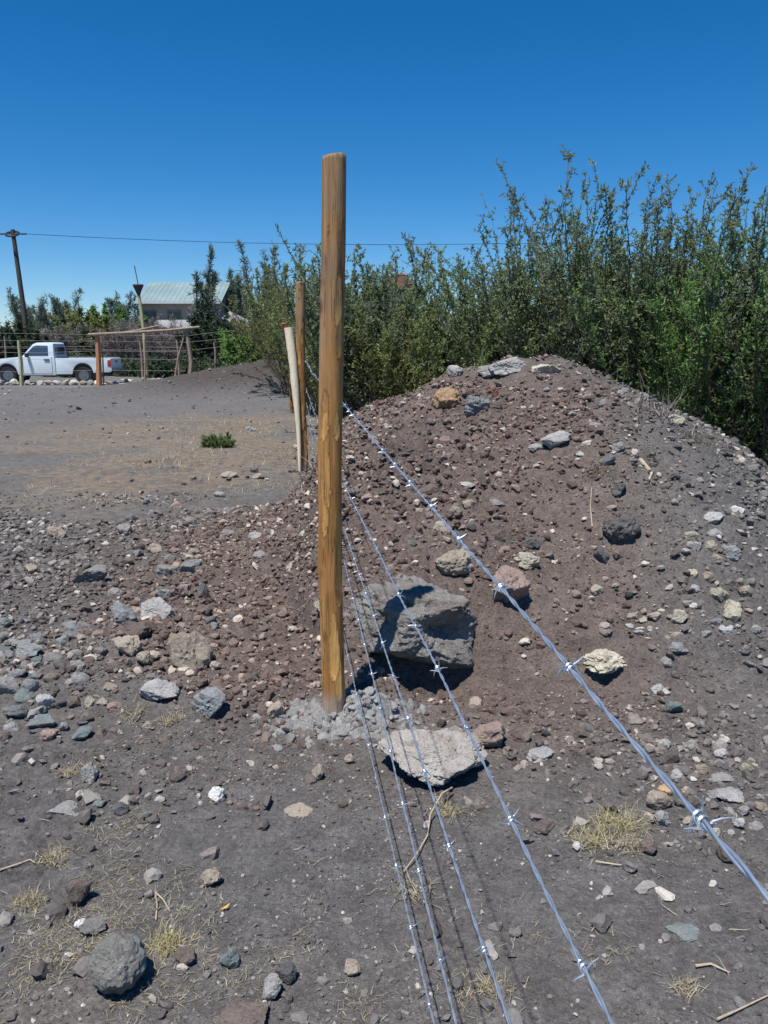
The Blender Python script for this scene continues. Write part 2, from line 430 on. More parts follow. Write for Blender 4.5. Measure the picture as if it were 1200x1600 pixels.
# the great boulder beside the post
rs = np.random.RandomState(5)
D, F = ico(6); r = np.ones(len(D))
for n, d in (((-.05, -.22, .97), .56), ((-.62, -.72, .18), .62), ((.50, -.84, .02), .66), ((-.80, .35, .35), .64), ((.93, -.10, .18), .74), ((.55, .55, .62), .66), ((-.1, -.55, .80), .60), ((.1, -.62, -.75), .72), ((-.2, .9, .3), .7)):
    n = np.array(n) / np.linalg.norm(n); dt = D @ n
    r = np.where(dt > .05, np.minimum(r, d / np.maximum(dt, .05)), r)
q = D * np.array([1.6, 1.6, 3.6]); q = q + .35 * D[:, [1, 2, 0]]
r = r * (1 + .06 * fbm(D * 1.5 + 4, 3) - .075 * np.abs(fbm(q * 1.25 + 9, 4, .55)) + .032 * fbm(D * 9, 4, .7))
for n, d, a in (((.80, -.62, .06), .30, .34), ((.45, -.85, .1), .14, .2), ((-.1, -.8, .62), .09, .14), ((.12, -.55, .86), .10, .10), ((.3, -.7, .6), .08, .12), ((-.5, -.8, .1), .09, .15)):
    n = np.array(n) / np.linalg.norm(n); an = np.arccos(np.clip(D @ n, -1, 1)); r = r - d * np.exp(-(an / a) ** 2)
Vb = D * r[:, None]; Vb = Vb / np.abs(Vb).max(0)
k = np.clip(-Vb[:, 2] - .42, 0, 1); Vb[:, 1] += k * 1.7 * np.clip(.4 - Vb[:, 1], 0, 1); Vb[:, 0] *= 1 - .2 * k
Vb = Vb * np.array([.36, .32, .30])
me_ = mk_mesh('boulder', Vb, F, M['boulder'], True)
try: me_.set_sharp_from_angle(angle=R(22))
except Exception: pass
o = link('boulder', me_, None, (.135, 3.61, .222), (R(-9), R(9), R(-8)))
tag(o, 'largest rugged grey boulder, lodged in the mound right of the near fence post', 'boulder')

ROCKS = [
 # u, v_bottom, w, h, mat, name, label, extra
 (137,918,56,38,'grey','rock','long rounded grey rock lying alone at the upper left of the rubble bed',{}),
 (190,979,44,44,'blue','rock','bluish angular rock touching the left side of a pale wedge rock in the rubble',{}),
 (237,973,60,40,'lgrey','rock','light grey wedge shaped rock between the bluish rock and the tall tan slab',{}),
 (206,1002,52,32,'brown','rock','dark brown clod tucked directly under the light grey wedge rock',{}),
 (195,1030,46,44,'tan','rock','tan rock with a dark hollow in its face, left of the tall tan slab',{'pits':3}),
 (222,1046,30,40,'tan','rock','small pointed tan rock squeezed between the hollowed rock and the tall slab',{}),
 (287,1058,72,104,'tan','rock','tall tan and grey slab standing in the rubble, biggest rock left of the post',{'sink':.3}),
 (240,1111,68,46,'lgrey','rock','pale greenish grey rock lying at the front edge of the rubble below the tall slab',{}),
 (322,1130,60,52,'blue','rock','blue grey blocky rock at the foot of the rubble, nearest the post on its left',{}),
 (257,904,36,26,'grey','rock','grey rock left of the smooth flat one in the upper rubble',{}),
 (295,903,42,28,'grey','rock','smooth flat grey rock in the upper rubble, right of another grey rock',{}),
 (282,937,36,28,'pink','rock','pinkish brown rock just below the smooth flat grey rock',{}),
 (316,939,26,30,'dark','rock','small dark brown rock casting a black shadow right of the pinkish brown one',{}),
 (84,846,34,24,'tan','rock','flat tan grey stone at the far upper left of the rubble bed',{}),
 (45,901,26,22,'tan','rock','round pale stone near the left picture edge above the heaped stones',{}),
 (192,841,24,24,'lgrey','rock','small upright grey stone with a black gap at its left, top of the rubble',{}),
 (292,822,26,14,'grey','rock','thin curved grey stone high in the rubble near the straw patch',{}),
 (36,1034,50,34,'blue','rock','blue grey rock at the left edge above the heap of stones',{}),
 (66,1117,36,34,'lgrey','rock','square pale grey rock standing in the stone heap at the left edge',{}),
 (60,1146,46,30,'teal','rock','smooth greenish grey rock lying in front of the square pale one',{}),
 (20,1131,44,32,'blue','rock','dull blue rock cut by the left picture edge in the stone heap',{}),
 (72,1163,34,26,'pink','rock','brownish grey rock frontmost in the stone heap at the left edge',{}),
 (94,1149,18,22,'lgrey','rock','little grey stone leaning behind the frontmost brownish rock of the heap',{}),
 (113,1113,24,24,'brown','rock','small dark pyramid shaped rock at the front rim of the rubble',{}),
 (138,1111,18,28,'cream','rock','small pale yellow stone right of the dark pyramid shaped rock',{}),
 (165,1090,32,20,'tan','rock','dusty tan stone behind the pale yellow one at the rubble rim',{}),
 (126,1139,20,16,'dark','rock','small black stone alone on bare soil just in front of the rubble rim',{}),
 (429,1131,30,38,'tan','rock','blocky tan grey stone at the left end of the crumbled concrete',{}),
 (338,1258,30,28,'white','rock','bright white stone alone on the bare dark soil left of the post foot',{}),
 (324,1391,42,30,'tan','rock','round pale stone among dark clods in the lower left foreground',{}),
 (464,1279,50,40,'tan','rock','flat triangular tan stone pressed into soil below the concrete rubble',{'flat':.22,'sink':.45}),
 (116,1421,48,48,'brown','rock','rough brown lump of rock left of the fallen twigs in the foreground',{}),
 (137,1469,48,28,'grey','rock','flat grey brown rock casting a dark shadow above the lichen boulder',{'sink':.1}),
 (122,1457,18,28,'white','rock','narrow white sliver of stone leaning on the flat grey brown rock',{}),
 (170,1582,92,104,'lichen','rock','big rounded boulder with pale blue lichen patches at the lower left',{'sub':5,'sink':.12,'under':.3,'cuts':4,'cutd':(.75,.98),'rough':.09}),
 (285,1516,36,32,'brown','rock','brown grey stone in straw right of the lichen boulder',{}),
 (356,1521,36,34,'teal','rock','angular blue green stone in the straw, lower left foreground',{}),
 (421,1569,36,40,'lgrey','rock','rounded pale grey stone at the bottom left of the dark stone in straw',{}),
 (446,1545,38,34,'dark','rock','dark grey stone half hidden in straw behind the rounded pale one',{}),
 (376,1632,100,64,'brown','rock','wide half buried brown grey rock cut by the bottom picture edge',{'sub':5,'sink':.4}),
 (93,1283,64,44,'lgrey','rock','dusty pale flat rock sunk in soil near the left edge of the foreground',{'flat':.2,'sink':.45}),
 (132,1231,32,34,'lgrey','rock','pale notched stone above the dusty flat rock near the left edge',{}),
 (154,1268,26,16,'teal','rock','small greenish stone right of the dusty pale flat rock',{}),
 (183,1280,30,22,'dark','rock','dark clod with black shadow right of the greenish stone in the foreground',{}),
 (550,1534,30,32,'tan','rock','tan stone in a straw patch at the bottom centre',{}),
 (546,1199,18,24,'tan','rock','small tan stone standing just left of the pale slab under the wires',{}),
 (495,1225,26,30,'tan','rock','buff stone on bare soil below the crumbled concrete',{}),
 (677,1242,190,118,'slab','rock','large pale slab lying flat under the wires in front of the boulder',{'sub':6,'sink':.30,'under':.18,'cuts':9,'rough':.14}),
 (768,1176,62,58,'pink','rock','rounded brown grey rock right behind the large pale slab',{'sub':5,'under':.3,'pits':2}),
 (849,1198,54,48,'lgrey','rock','flat topped pale square stone right of the brown rock behind the slab',{'flat':.3,'cuts':14}),
 (955,1077,108,54,'cream','rock','knobbly cream yellow rock with a black gap beneath, low on the mound',{'sub':5,'under':.45,'sink':.1,'rough':.2}),
 (712,906,66,50,'tan','rock','rounded buff rock with a dark hole, resting on top behind the boulder',{'sub':5,'pits':3,'cuts':4}),
 (798,972,74,76,'pink','rock','big pinkish tan rock beside the right shoulder of the boulder',{'sub':5,'sink':.15,'under':.4}),
 (696,645,52,44,'orange','rock','large orange tan rock near the top left of the mound',{'sub':5,'under':.3}),
 (744,652,46,38,'blue','rock','creased blue grey rock right of the large orange tan rock',{'sub':5,'rough':.2}),
 (773,626,20,24,'red','rock','round brick red stone near the top of the mound',{'cuts':3}),
 (776,647,26,20,'brown','rock','brown stone under the brick red stone near the mound top',{}),
 (872,707,50,34,'lgrey','rock','smooth pale grey rock in the middle of the upper mound, dark underneath',{'under':.5,'sink':.12}),
 (838,708,26,16,'grey','rock','small grey stone left of the smooth pale grey rock on the upper mound',{}),
 (967,713,24,24,'grey','rock','grey pointed stone high on the dark right part of the mound',{}),
 (970,781,26,30,'dark','rock','dark stone with a pale dusty top in the middle right of the mound',{}),
 (976,863,68,52,'dark','rock','wide dark grey wedge rock overhanging on the right face of the mound',{'sub':5,'under':.5,'sink':.15}),
 (945,889,30,40,'dark','rock','small rough dark rock just below the wide dark wedge rock',{}),
 (832,863,30,24,'dark','rock','black rounded stone in the middle of the mound',{}),
 (826,896,44,30,'cream','rock','whitish crusted stone under the black rounded stone',{'rough':.2}),
 (728,767,36,26,'lgrey','rock','thin pale bluish flake of stone behind the top wire on the mound',{'flat':.25}),
 (777,800,50,38,'grey','rock','flat grey slab of stone left of centre on the mound face',{'flat':.28}),
 (712,814,24,24,'tan','rock','round tan stone touching the top wire on the mound face',{'cuts':3}),
 (732,804,28,20,'tan','rock','angular tan stone above the round one on the mound face',{}),
 (687,834,22,18,'cream','rock','small pale stone left of the round tan stone on the mound face',{}),
 (784,860,28,34,'brown','rock','dark purple brown stone left of the black rounded stone',{}),
 (935,933,24,22,'tan','rock','lone brownish stone on smooth soil in the middle right of the mound',{}),
 (1067,1036,42,24,'blue','rock','oval dark blue grey stone low on the right of the mound',{}),
 (1044,1052,24,20,'grey','rock','small grey stone just below the oval dark blue grey one',{}),
 (1062,988,34,34,'cream','rock','cream pitted stone with a black underside above the oval dark stone',{'under':.4}),
 (1028,975,30,22,'tan','rock','cluster stone of buff colour left of the cream pitted stone',{}),
 (1088,868,26,22,'lgrey','rock','grey stone leading the trail of stones on the right side of the mound',{}),
 (1112,868,26,24,'tan','rock','tan stone beside the grey leading stone on the right side of the mound',{}),
 (1146,884,28,32,'blue','rock','blue grey upright stone on the right side of the mound',{}),
 (1170,938,28,26,'tan','rock','tan topped stone with a dark hollow near the right picture edge',{'under':.4}),
 (1128,945,32,26,'cream','rock','cream stone in the trail of stones right of the mound centre',{}),
 (1150,978,34,48,'cream','rock','tall crumbly cream stone below the other cream stone in the trail',{'rough':.2}),
 (1158,808,26,18,'white','rock','white curved stone high on the right side of the mound',{}),
 (1120,825,34,24,'lgrey','rock','dusty pale rock left of the white curved stone on the right of the mound',{}),
 (1056,1120,30,28,'teal','rock','teal grey stone pressed in the soil right of the top wire',{}),
 (1094,1146,24,24,'grey','rock','grey stone right of the teal grey stone near the top wire',{}),
 (1033,1090,28,22,'lgrey','rock','pale angular stone above the teal grey stone at the mound foot',{}),
 (1048,1250,34,26,'orange','rock','orange stone lying just under the top wire',{}),
 (1035,1275,42,34,'tan','rock','pale brown smooth stone below the orange stone',{}),
 (1040,1298,26,32,'lgrey','rock','pale green grey stone touching the pale brown smooth stone from below',{}),
 (1014,1292,24,22,'tan','rock','dusty tan stone left of the pale green grey stone',{}),
 (1150,1262,56,44,'lgrey','rock','large flat grey stone with white streak near the right picture edge',{'flat':.25,'cuts':14}),
 (1130,1228,44,34,'grey','rock','dusty grey flat stone behind the white streaked flat stone',{'flat':.2,'sink':.4}),
 (1119,1253,22,20,'lgrey','rock','round pale stone touching the left of the white streaked flat stone',{}),
 (1098,1215,24,20,'tan','rock','tan stone right of the wire knot above the row of pale stones',{}),
 (1166,1280,20,18,'grey','rock','small stone below the white streaked flat stone',{}),
 (1160,1300,20,20,'lgrey','rock','pale round pebble lowest under the white streaked flat stone',{}),
 (1022,1344,32,34,'brown','rock','brown round rock with a grey cap below the group of pale stones',{}),
 (1142,1354,30,38,'brown','rock','dark oblong stone beside the top wire near the right edge',{}),
 (1076,1478,56,50,'teal','rock','flat teal coloured stone alone on bare soil at the lower right',{'flat':.2,'sink':.4,'cuts':5}),
 (852,1308,44,26,'brown','rock','flat brown stone between the middle wires and the dry grass tuft',{}),
 (904,1336,16,18,'white','rock','small white stone at the left foot of the dry grass tuft',{}),
 (1056,667,42,26,'cream','rock','long cream stone on the far right shoulder of the mound',{}),
 (856,592,48,30,'cream','rock','cream yellow rock at the very crest of the mound',{'sub':5}),
 (800,590,66,34,'lgrey','rock','broad grey slab on the crest left of the cream yellow rock',{'sub':5}),
 (766,592,40,22,'grey','rock','flat grey slab left end of the crest beside the broad one',{}),
 (710,592,30,24,'lgrey','rock','upright pale grey stone on the left slope of the crest',{}),
 (546,650,44,28,'lgrey','rock','pale grey rock just right of the near post at the left end of the mound',{}),
 (1010,632,28,16,'grey','rock','grey stone on the right skyline of the mound beyond the crest',{}),
 (985,640,18,12,'lgrey','rock','small pale stone left of the skyline stone right of the crest',{}),
 (388,676,24,9,'lgrey','rock','thin pale flat stone on the straw ground right of the small green shrub',{}),
 (357,750,30,14,'tan','rock','pair sized tan stone at the upper rim of the rubble near the second post',{}),
 (404,752,24,12,'tan','rock','small tan stone right of the pale one at the upper rim of the rubble',{}),
 (468,708,26,14,'cream','rock','cream stone at the left foot of the second post',{}),
]
for i, (u, v, w_, h_, m, nm, lab, ex) in enumerate(ROCKS):
    kw = dict(sub=4, cuts=9); kw.update(ex)
    place_rock(nm, u, v, w_, h_, m, lab, 100 + i, **kw)

# stones that crowd together: the heap at the left edge, the trail on the right of the mound, the cluster by the top wire
q = np.random.RandomState(404); crowd = []
def crowded(n, u0, u1, v0, v1, w0, w1, mats, label, group, sd):
    for k in range(n):
        for _ in range(30):
            u, v, w_ = q.uniform(u0, u1), q.uniform(v0, v1), q.uniform(w0, w1)
            if all(abs(u - a[0]) > (w_ + a[2]) * .42 or abs(v - a[1]) > (w_ + a[2]) * .34 for a in ROCKS + crowd): break
        crowd.append((u, v, w_, w_ * .7)); m = mats[q.randint(len(mats))]
        place_rock('stone', u, v, w_, w_ * q.uniform(.6, .85), m, COLR[m] + ' ' + label, 3000 + sd + k, cat='stone', sub=3, cuts=10, group=COLR[m] + ' ' + group, sink=.3, tilt=(q.uniform(-15, 15), q.uniform(-15, 15)))
COLR = {'grey': 'grey', 'lgrey': 'pale grey', 'blue': 'bluish', 'dark': 'dark', 'teal': 'greenish', 'pink': 'pinkish', 'tan': 'tan', 'cream': 'cream', 'brown': 'brown'}
crowded(34, -5, 125, 975, 1165, 20, 44, ['blue', 'grey', 'lgrey', 'grey', 'dark', 'teal', 'brown'], 'stone jammed in the stone heap at the left picture edge', 'stones of the heap at the left edge', 0)
crowded(16, 150, 340, 880, 1150, 16, 32, ['grey', 'tan', 'lgrey', 'pink', 'brown'], 'stone among the big rocks round the tall tan slab', 'stones round the tall tan slab', 100)
crowded(22, 200, 420, 770, 885, 14, 27, ['tan', 'pink', 'grey', 'lgrey', 'brown'], 'stone in the upper rubble between the flat field and the big rocks', 'stones of the upper rubble', 600)
crowded(20, 548, 700, 655, 790, 15, 32, ['brown', 'pink', 'brown', 'brown'], 'clod at the broken upper left face of the mound', 'earth clods on the left face of the mound', 700)
crowded(22, 1070, 1195, 820, 1010, 14, 28, ['tan', 'cream', 'lgrey', 'grey', 'blue'], 'stone in the trail running down the right of the mound', 'stones of the trail on the right of the mound', 200)
crowded(16, 1000, 1195, 1165, 1330, 15, 30, ['lgrey', 'tan', 'grey', 'cream'], 'stone in the cluster under the top wire near the right edge', 'stones of the cluster under the top wire', 300)
crowded(14, 640, 960, 575, 720, 12, 26, ['lgrey', 'tan', 'grey', 'cream', 'pink'], 'stone near the crest of the mound', 'stones near the crest of the mound', 400)
crowded(14, 985, 1080, 960, 1010, 12, 22, ['cream', 'tan', 'lgrey'], 'stone in the pale cluster low on the mound, left of the trail', 'stones of the pale cluster on the mound', 500)
# ------------------------------------------------------------------ scattered stones
rs = np.random.RandomState(11)
ROCKS += crowd; taken = [hit(r_[0], r_[1] - r_[3] * .4)[:2] for r_ in ROCKS] + [np.array([.2, 3.6])]; taken = np.array(taken)
tak_r = np.array([r_[2] for r_ in ROCKS] + [190]) * np.array([px_scale(t_[1]) for t_ in taken]) * .6
def dens(x, y):
    m = sstep(.03, .15, mound_h(x, y)) * (y < 6.6) ; r_ = rubble_mask(x, y)
    left = sstep(1.1, -.6, x - 0 * y)
    heap = gauss(x, y, -1.45, 3.2, .5, .35)
    near = .28 * np.clip(n2(x, y, 1.4, 3, 50.) + .35, .05, 2)
    foot = .8 * gauss(x, y, .9, 2.85, .9, .35) + .5 * gauss(x, y, 1.2, 2.2, .5, .5) + .4 * gauss(x, y, -.9, 2.5, .35, .2)
    cl = .6 + .8 * sstep(-.2, .7, n2(x, y, 1.7, 2, 60.))
    return np.clip((m * .80 + r_ * (1.35 + heap) ) * cl + near + foot, 0, 2)
def spots(n, x0, x1, y0, y1, seed, power=1.0):
    q = np.random.RandomState(seed); out = []
    while len(out) < n:
        k = 20000; y = y0 + (y1 - y0) * q.rand(k) ** power; x = q.uniform(x0, x1, k)
        ok = (np.abs(x) < .56 * y + .35) & (q.rand(k) < dens(x, y) / 2)
        out += list(np.stack([x[ok], y[ok]], -1))
    return np.array(out[:n])
# templates
TPL = {}
for sub_, cnt in ((1, 14), (2, 14), (3, 10)):
    TPL[sub_] = []
    for k in range(cnt):
        Vv, F = rock_shape(900 + k + 50 * sub_, sub=sub_, cuts=8, cutd=(.34, .85), rough=.16)
        Vv = Vv / np.abs(Vv).max(0); TPL[sub_].append((Vv, F))
def rotm(q, n):
    yaw = q.rand(n) * 2 * math.pi; a = q.randn(n) * .35; b = q.randn(n) * .35
    cz, sz, ca, sa, cb, sb = np.cos(yaw), np.sin(yaw), np.cos(a), np.sin(a), np.cos(b), np.sin(b)
    Rz = np.zeros((n, 3, 3)); Rz[:, 0, 0] = cz; Rz[:, 0, 1] = -sz; Rz[:, 1, 0] = sz; Rz[:, 1, 1] = cz; Rz[:, 2, 2] = 1
    Rx = np.zeros((n, 3, 3)); Rx[:, 0, 0] = 1; Rx[:, 1, 1] = ca; Rx[:, 1, 2] = -sa; Rx[:, 2, 1] = sa; Rx[:, 2, 2] = ca
    Ry = np.zeros((n, 3, 3)); Ry[:, 1, 1] = 1; Ry[:, 0, 0] = cb; Ry[:, 0, 2] = sb; Ry[:, 2, 0] = -sb; Ry[:, 2, 2] = cb
    return Rz @ Rx @ Ry
def pebble_material():
    t = NT('pebbles'); c = t.coord(); a = t.attr('tint').outputs['Fac']; rd = t.attr('redness').outputs['Fac']
    g = t.ramp(a, [(0, (.085, .078, .074)), (.45, (.135, .125, .118)), (.8, (.19, .178, .168)), (.93, (.30, .28, .255)), (1, (.46, .43, .38))])
    rr = t.ramp(a, [(0, (.085, .058, .048)), (.45, (.140, .102, .086)), (.8, (.20, .155, .132)), (.93, (.33, .28, .23)), (1, (.48, .43, .36))])
    col = t.mix(rd, g, rr)
    fine = t.noise(110, 4, .7, c)
    col = t.mix(.5, col, t.ramp(fine, [(.25, .25), (.75, .8)]), 'OVERLAY')
    return t.out(col, .95, t.bump(fine, .004, .9), None, .2)
PEB = pebble_material()
def redness(x, y):
    return np.clip(sstep(-.15, .75, 1.5 - np.hypot((x - .0) / 1.25, (y - 5.0) / 2.1)) + .6 * gauss(x, y, -1.0, 5.4, 1.2, 2.4), 0, 1)
def joined(name, pts, sz, sub_, seed, label=None, soft=.33, tintpow=1.0):
    q = np.random.RandomState(seed); n = len(pts); z = height(pts[:, 0], pts[:, 1])
    keep = np.ones(n, bool)
    Vs, Fs, T, Rd = [], [], [], []; base = 0
    ti = q.randint(0, len(TPL[sub_]), n); RM = rotm(q, n)
    tint = q.rand(n) ** tintpow; rd = redness(pts[:, 0], pts[:, 1])
    for k in range(len(TPL[sub_])):
        s = np.nonzero(ti == k)[0]; Vv, F = TPL[sub_][k]
        dim = np.stack([np.ones(len(s)), q.uniform(.6, 1, len(s)), q.uniform(.4, .85, len(s))], -1) * sz[s][:, None]
        W = np.einsum('nij,nvj->nvi', RM[s], Vv[None] * dim[:, None, :])
        W[:, :, 0] += pts[s, 0][:, None]; W[:, :, 1] += pts[s, 1][:, None]; W[:, :, 2] += (z[s] + dim[:, 2] * soft)[:, None]
        nv = len(Vv); Vs.append(W.reshape(-1, 3))
        Fs.append((F[None] + (base + np.arange(len(s)) * nv)[:, None, None]).reshape(-1, 3)); base += nv * len(s)
        T.append(np.repeat(tint[s], len(F))); Rd.append(np.repeat(rd[s], len(F)))
    me = mk_mesh(name, np.concatenate(Vs), np.concatenate(Fs), PEB, False, {'tint': ('FACE', np.concatenate(T)), 'redness': ('FACE', np.concatenate(Rd))})
    return kind(link(name, me), 'stuff')
# 180 stones one can pick out singly
GR = {'rub': ('stone, one of many in the rubble bed left of the post', 'loose stones in the rubble bed'),
      'mnd': ('stone, one of many on the face of the earth mound', 'small stones on the earth mound'),
      'fg': ('stone, one of many strewn over the flat foreground soil', 'small stones strewn over the foreground')}
COLN = {'grey': 'small grey', 'lgrey': 'small pale grey', 'tan': 'small tan', 'brown': 'small brown', 'dark': 'small dark', 'cream': 'small cream', 'pink': 'small pinkish brown', 'blue': 'small bluish'}
SP = spots(900, -3.6, 4.2, 1.3, 7.4, 21, 1.1)
small = {}
for m in COLN:
    small[m] = [rock_mesh('stone', 2000 + k + 31 * len(m), (1, .8 - .1 * (k % 3), .62), M[m], sub=3, cuts=11, cutd=(.38, .88), rough=.14) for k in range(5)]
nplaced = 0; protos = {}
for p in SP:
    if nplaced >= 150: break
    d = np.hypot(taken[:, 0] - p[0], taken[:, 1] - p[1])
    s = float(np.clip(rs.lognormal(-3.6, .34), .018, .058))
    if (d < tak_r + s * 1.1).any(): continue
    x, y = p; mm = mound_h(np.array([x]), np.array([y]))[0] > .05
    z_ = 'mnd' if mm else ('rub' if rubble_mask(np.array([x]), np.array([y]))[0] > .3 else 'fg')
    pal = {'mnd': ['tan', 'grey', 'lgrey', 'pink', 'cream', 'tan', 'dark'], 'rub': ['grey', 'grey', 'lgrey', 'brown', 'pink', 'blue', 'tan'], 'fg': ['grey', 'tan', 'lgrey', 'brown', 'dark', 'lgrey']}[z_]
    m = pal[rs.randint(len(pal))]
    o = link('stone', small[m][rs.randint(5)], None, (x, y, gz(x, y) + s * .22), (rs.randn() * .25, rs.randn() * .25, rs.rand() * 6.28), (s, s, s))
    tag(o, COLN[m] + ' ' + GR[z_][0], 'stone', COLN[m] + ' ' + GR[z_][1].split('small ')[-1])
    taken = np.vstack([taken, p]); tak_r = np.append(tak_r, s); nplaced += 1
def clear_of(P, s):
    ok = np.ones(len(P), bool)
    for t_, r_ in zip(taken, tak_r):
        if r_ > .05: ok &= np.hypot(P[:, 0] - t_[0], P[:, 1] - t_[1]) > r_ * .8
    return ok
A = spots(13000, -4.5, 4.6, 1.35, 8.2, 31, 1.0); szA = np.clip(rs.lognormal(-4.15, .48, len(A)), .007, .036); ok = clear_of(A, szA)
joined('rubble_stones', A[ok], szA[ok], 2, 41, tintpow=1.0)
B = spots(26000, -4.5, 4.6, 1.35, 8.2, 32, 1.0); szB = np.clip(rs.lognormal(-4.75, .4, len(B)), .004, .02); ok = clear_of(B, szB)
joined('gravel', B[ok], szB[ok], 1, 42, tintpow=1.1)
# crumbs of soil and grit in the nearest metres
q = np.random.RandomState(77); n = 26000
y = 1.4 + 2.7 * q.rand(n); x = q.uniform(-1, 1, n) * (.56 * y + .15); wgt = np.clip(n2(x, y, 2.2, 3, 70.) + .4, .05, 1)
ok = q.rand(n) < wgt; Cc = np.stack([x[ok], y[ok]], -1); szC = np.clip(q.lognormal(-5.5, .4, len(Cc)), .002, .008)
joined('soil_crumbs', Cc, szC, 1, 43, tintpow=1.6)
# farther stones on the flat ground and the far heap
q = np.random.RandomState(78); n = 3500
y = 8 + 22 * q.rand(n) ** .8; x = -.62 * y * q.rand(n) + .5
wg = .10 + .9 * gauss(x, y, -4.3, 26, 2.8, 2.5) + .5 * gauss(x, y, -1.4, 9, .8, 1.5)
ok = q.rand(n) < wg; E = np.stack([x[ok], y[ok]], -1)
joined('far_gravel', E, np.clip(q.lognormal(-3.5, .45, len(E)), .015, .10), 1, 44)
# ------------------------------------------------------------------ fence of round hewn posts and barbed wire
def post_mat():
    t = NT('hewn_wood'); c = t.coord(); cut = t.attr('cut').outputs['Fac']; top = t.attr('grime').outputs['Fac']
    mp = t.n('ShaderNodeMapping'); mp.inputs['Scale'].default_value = (34, 34, 2.6); t.l(c, mp.inputs[0])
    mp2 = t.n('ShaderNodeMapping'); mp2.inputs['Scale'].default_value = (150, 150, 6); t.l(c, mp2.inputs[0])
    gr = t.noise(1, 6, .65, mp.outputs[0], .3); g2 = t.noise(1, 4, .6, mp2.outputs[0]); bl = t.noise(9, 3, .6, c)
    fresh = t.ramp(gr, [(.3, (.56, .29, .08)), (.7, (.80, .48, .165))])
    inner = t.ramp(gr, [(.3, (.18, .076, .026)), (.7, (.42, .20, .065))])
    col = t.mix(cut, inner, fresh)
    col = t.mix(t.math('MULTIPLY', t.ramp(bl, [(.45, 0), (.65, 1)]), .35), col, (.33, .15, .05))
    weather = t.ramp(gr, [(.3, (.17, .115, .07)), (.7, (.38, .27, .165))])
    col = t.mix(t.math('MULTIPLY', top, t.ramp(bl, [(.3, .35), (.6, .9)])), col, weather)
    col = t.mix(t.math('MULTIPLY', t.attr('edge').outputs['Fac'], .75), col, (.07, .03, .012))
    mp3 = t.n('ShaderNodeMapping'); mp3.inputs['Scale'].default_value = (46, 46, 1.1); t.l(c, mp3.inputs[0])
    crk = t.ramp(t.noise(1, 3, .5, mp3.outputs[0], 1.2), [(.485, 0), (.5, 1), (.515, 0)])
    crk = t.math('MULTIPLY', crk, t.ramp(t.noise(5, 2, .5, c), [(.5, 0), (.58, 1)])); col = t.mix(t.math('MULTIPLY', crk, .8), col, (.05, .025, .012))
    kn = t.n('ShaderNodeTexVoronoi'); kn.inputs['Scale'].default_value = 1; mp4 = t.n('ShaderNodeMapping'); mp4.inputs['Scale'].default_value = (9, 9, 4.5); t.l(c, mp4.inputs[0]); t.l(mp4.outputs[0], kn.inputs['Vector'])
    col = t.mix(t.math('MULTIPLY', t.ramp(kn.outputs['Distance'], [(.09, 1), (.2, 0)]), .8), col, (.10, .045, .02))
    dust = t.attr('dust').outputs['Fac']
    col = t.mix(dust, col, (.36, .29, .24))
    col = t.mix(.35, col, t.ramp(g2, [(.3, .25), (.7, .8)]), 'OVERLAY')
    b = t.bump(gr, .006, .8); b = t.bump(g2, .002, .9, b); b = t.bump(crk, -.003, .8, b)
    return t.out(col, .85, b, None, .2)
WOOD = post_mat()
ENDW = plain('sawn_end_wood', (.68, .50, .24), .8, .2, 30, bump=.001)
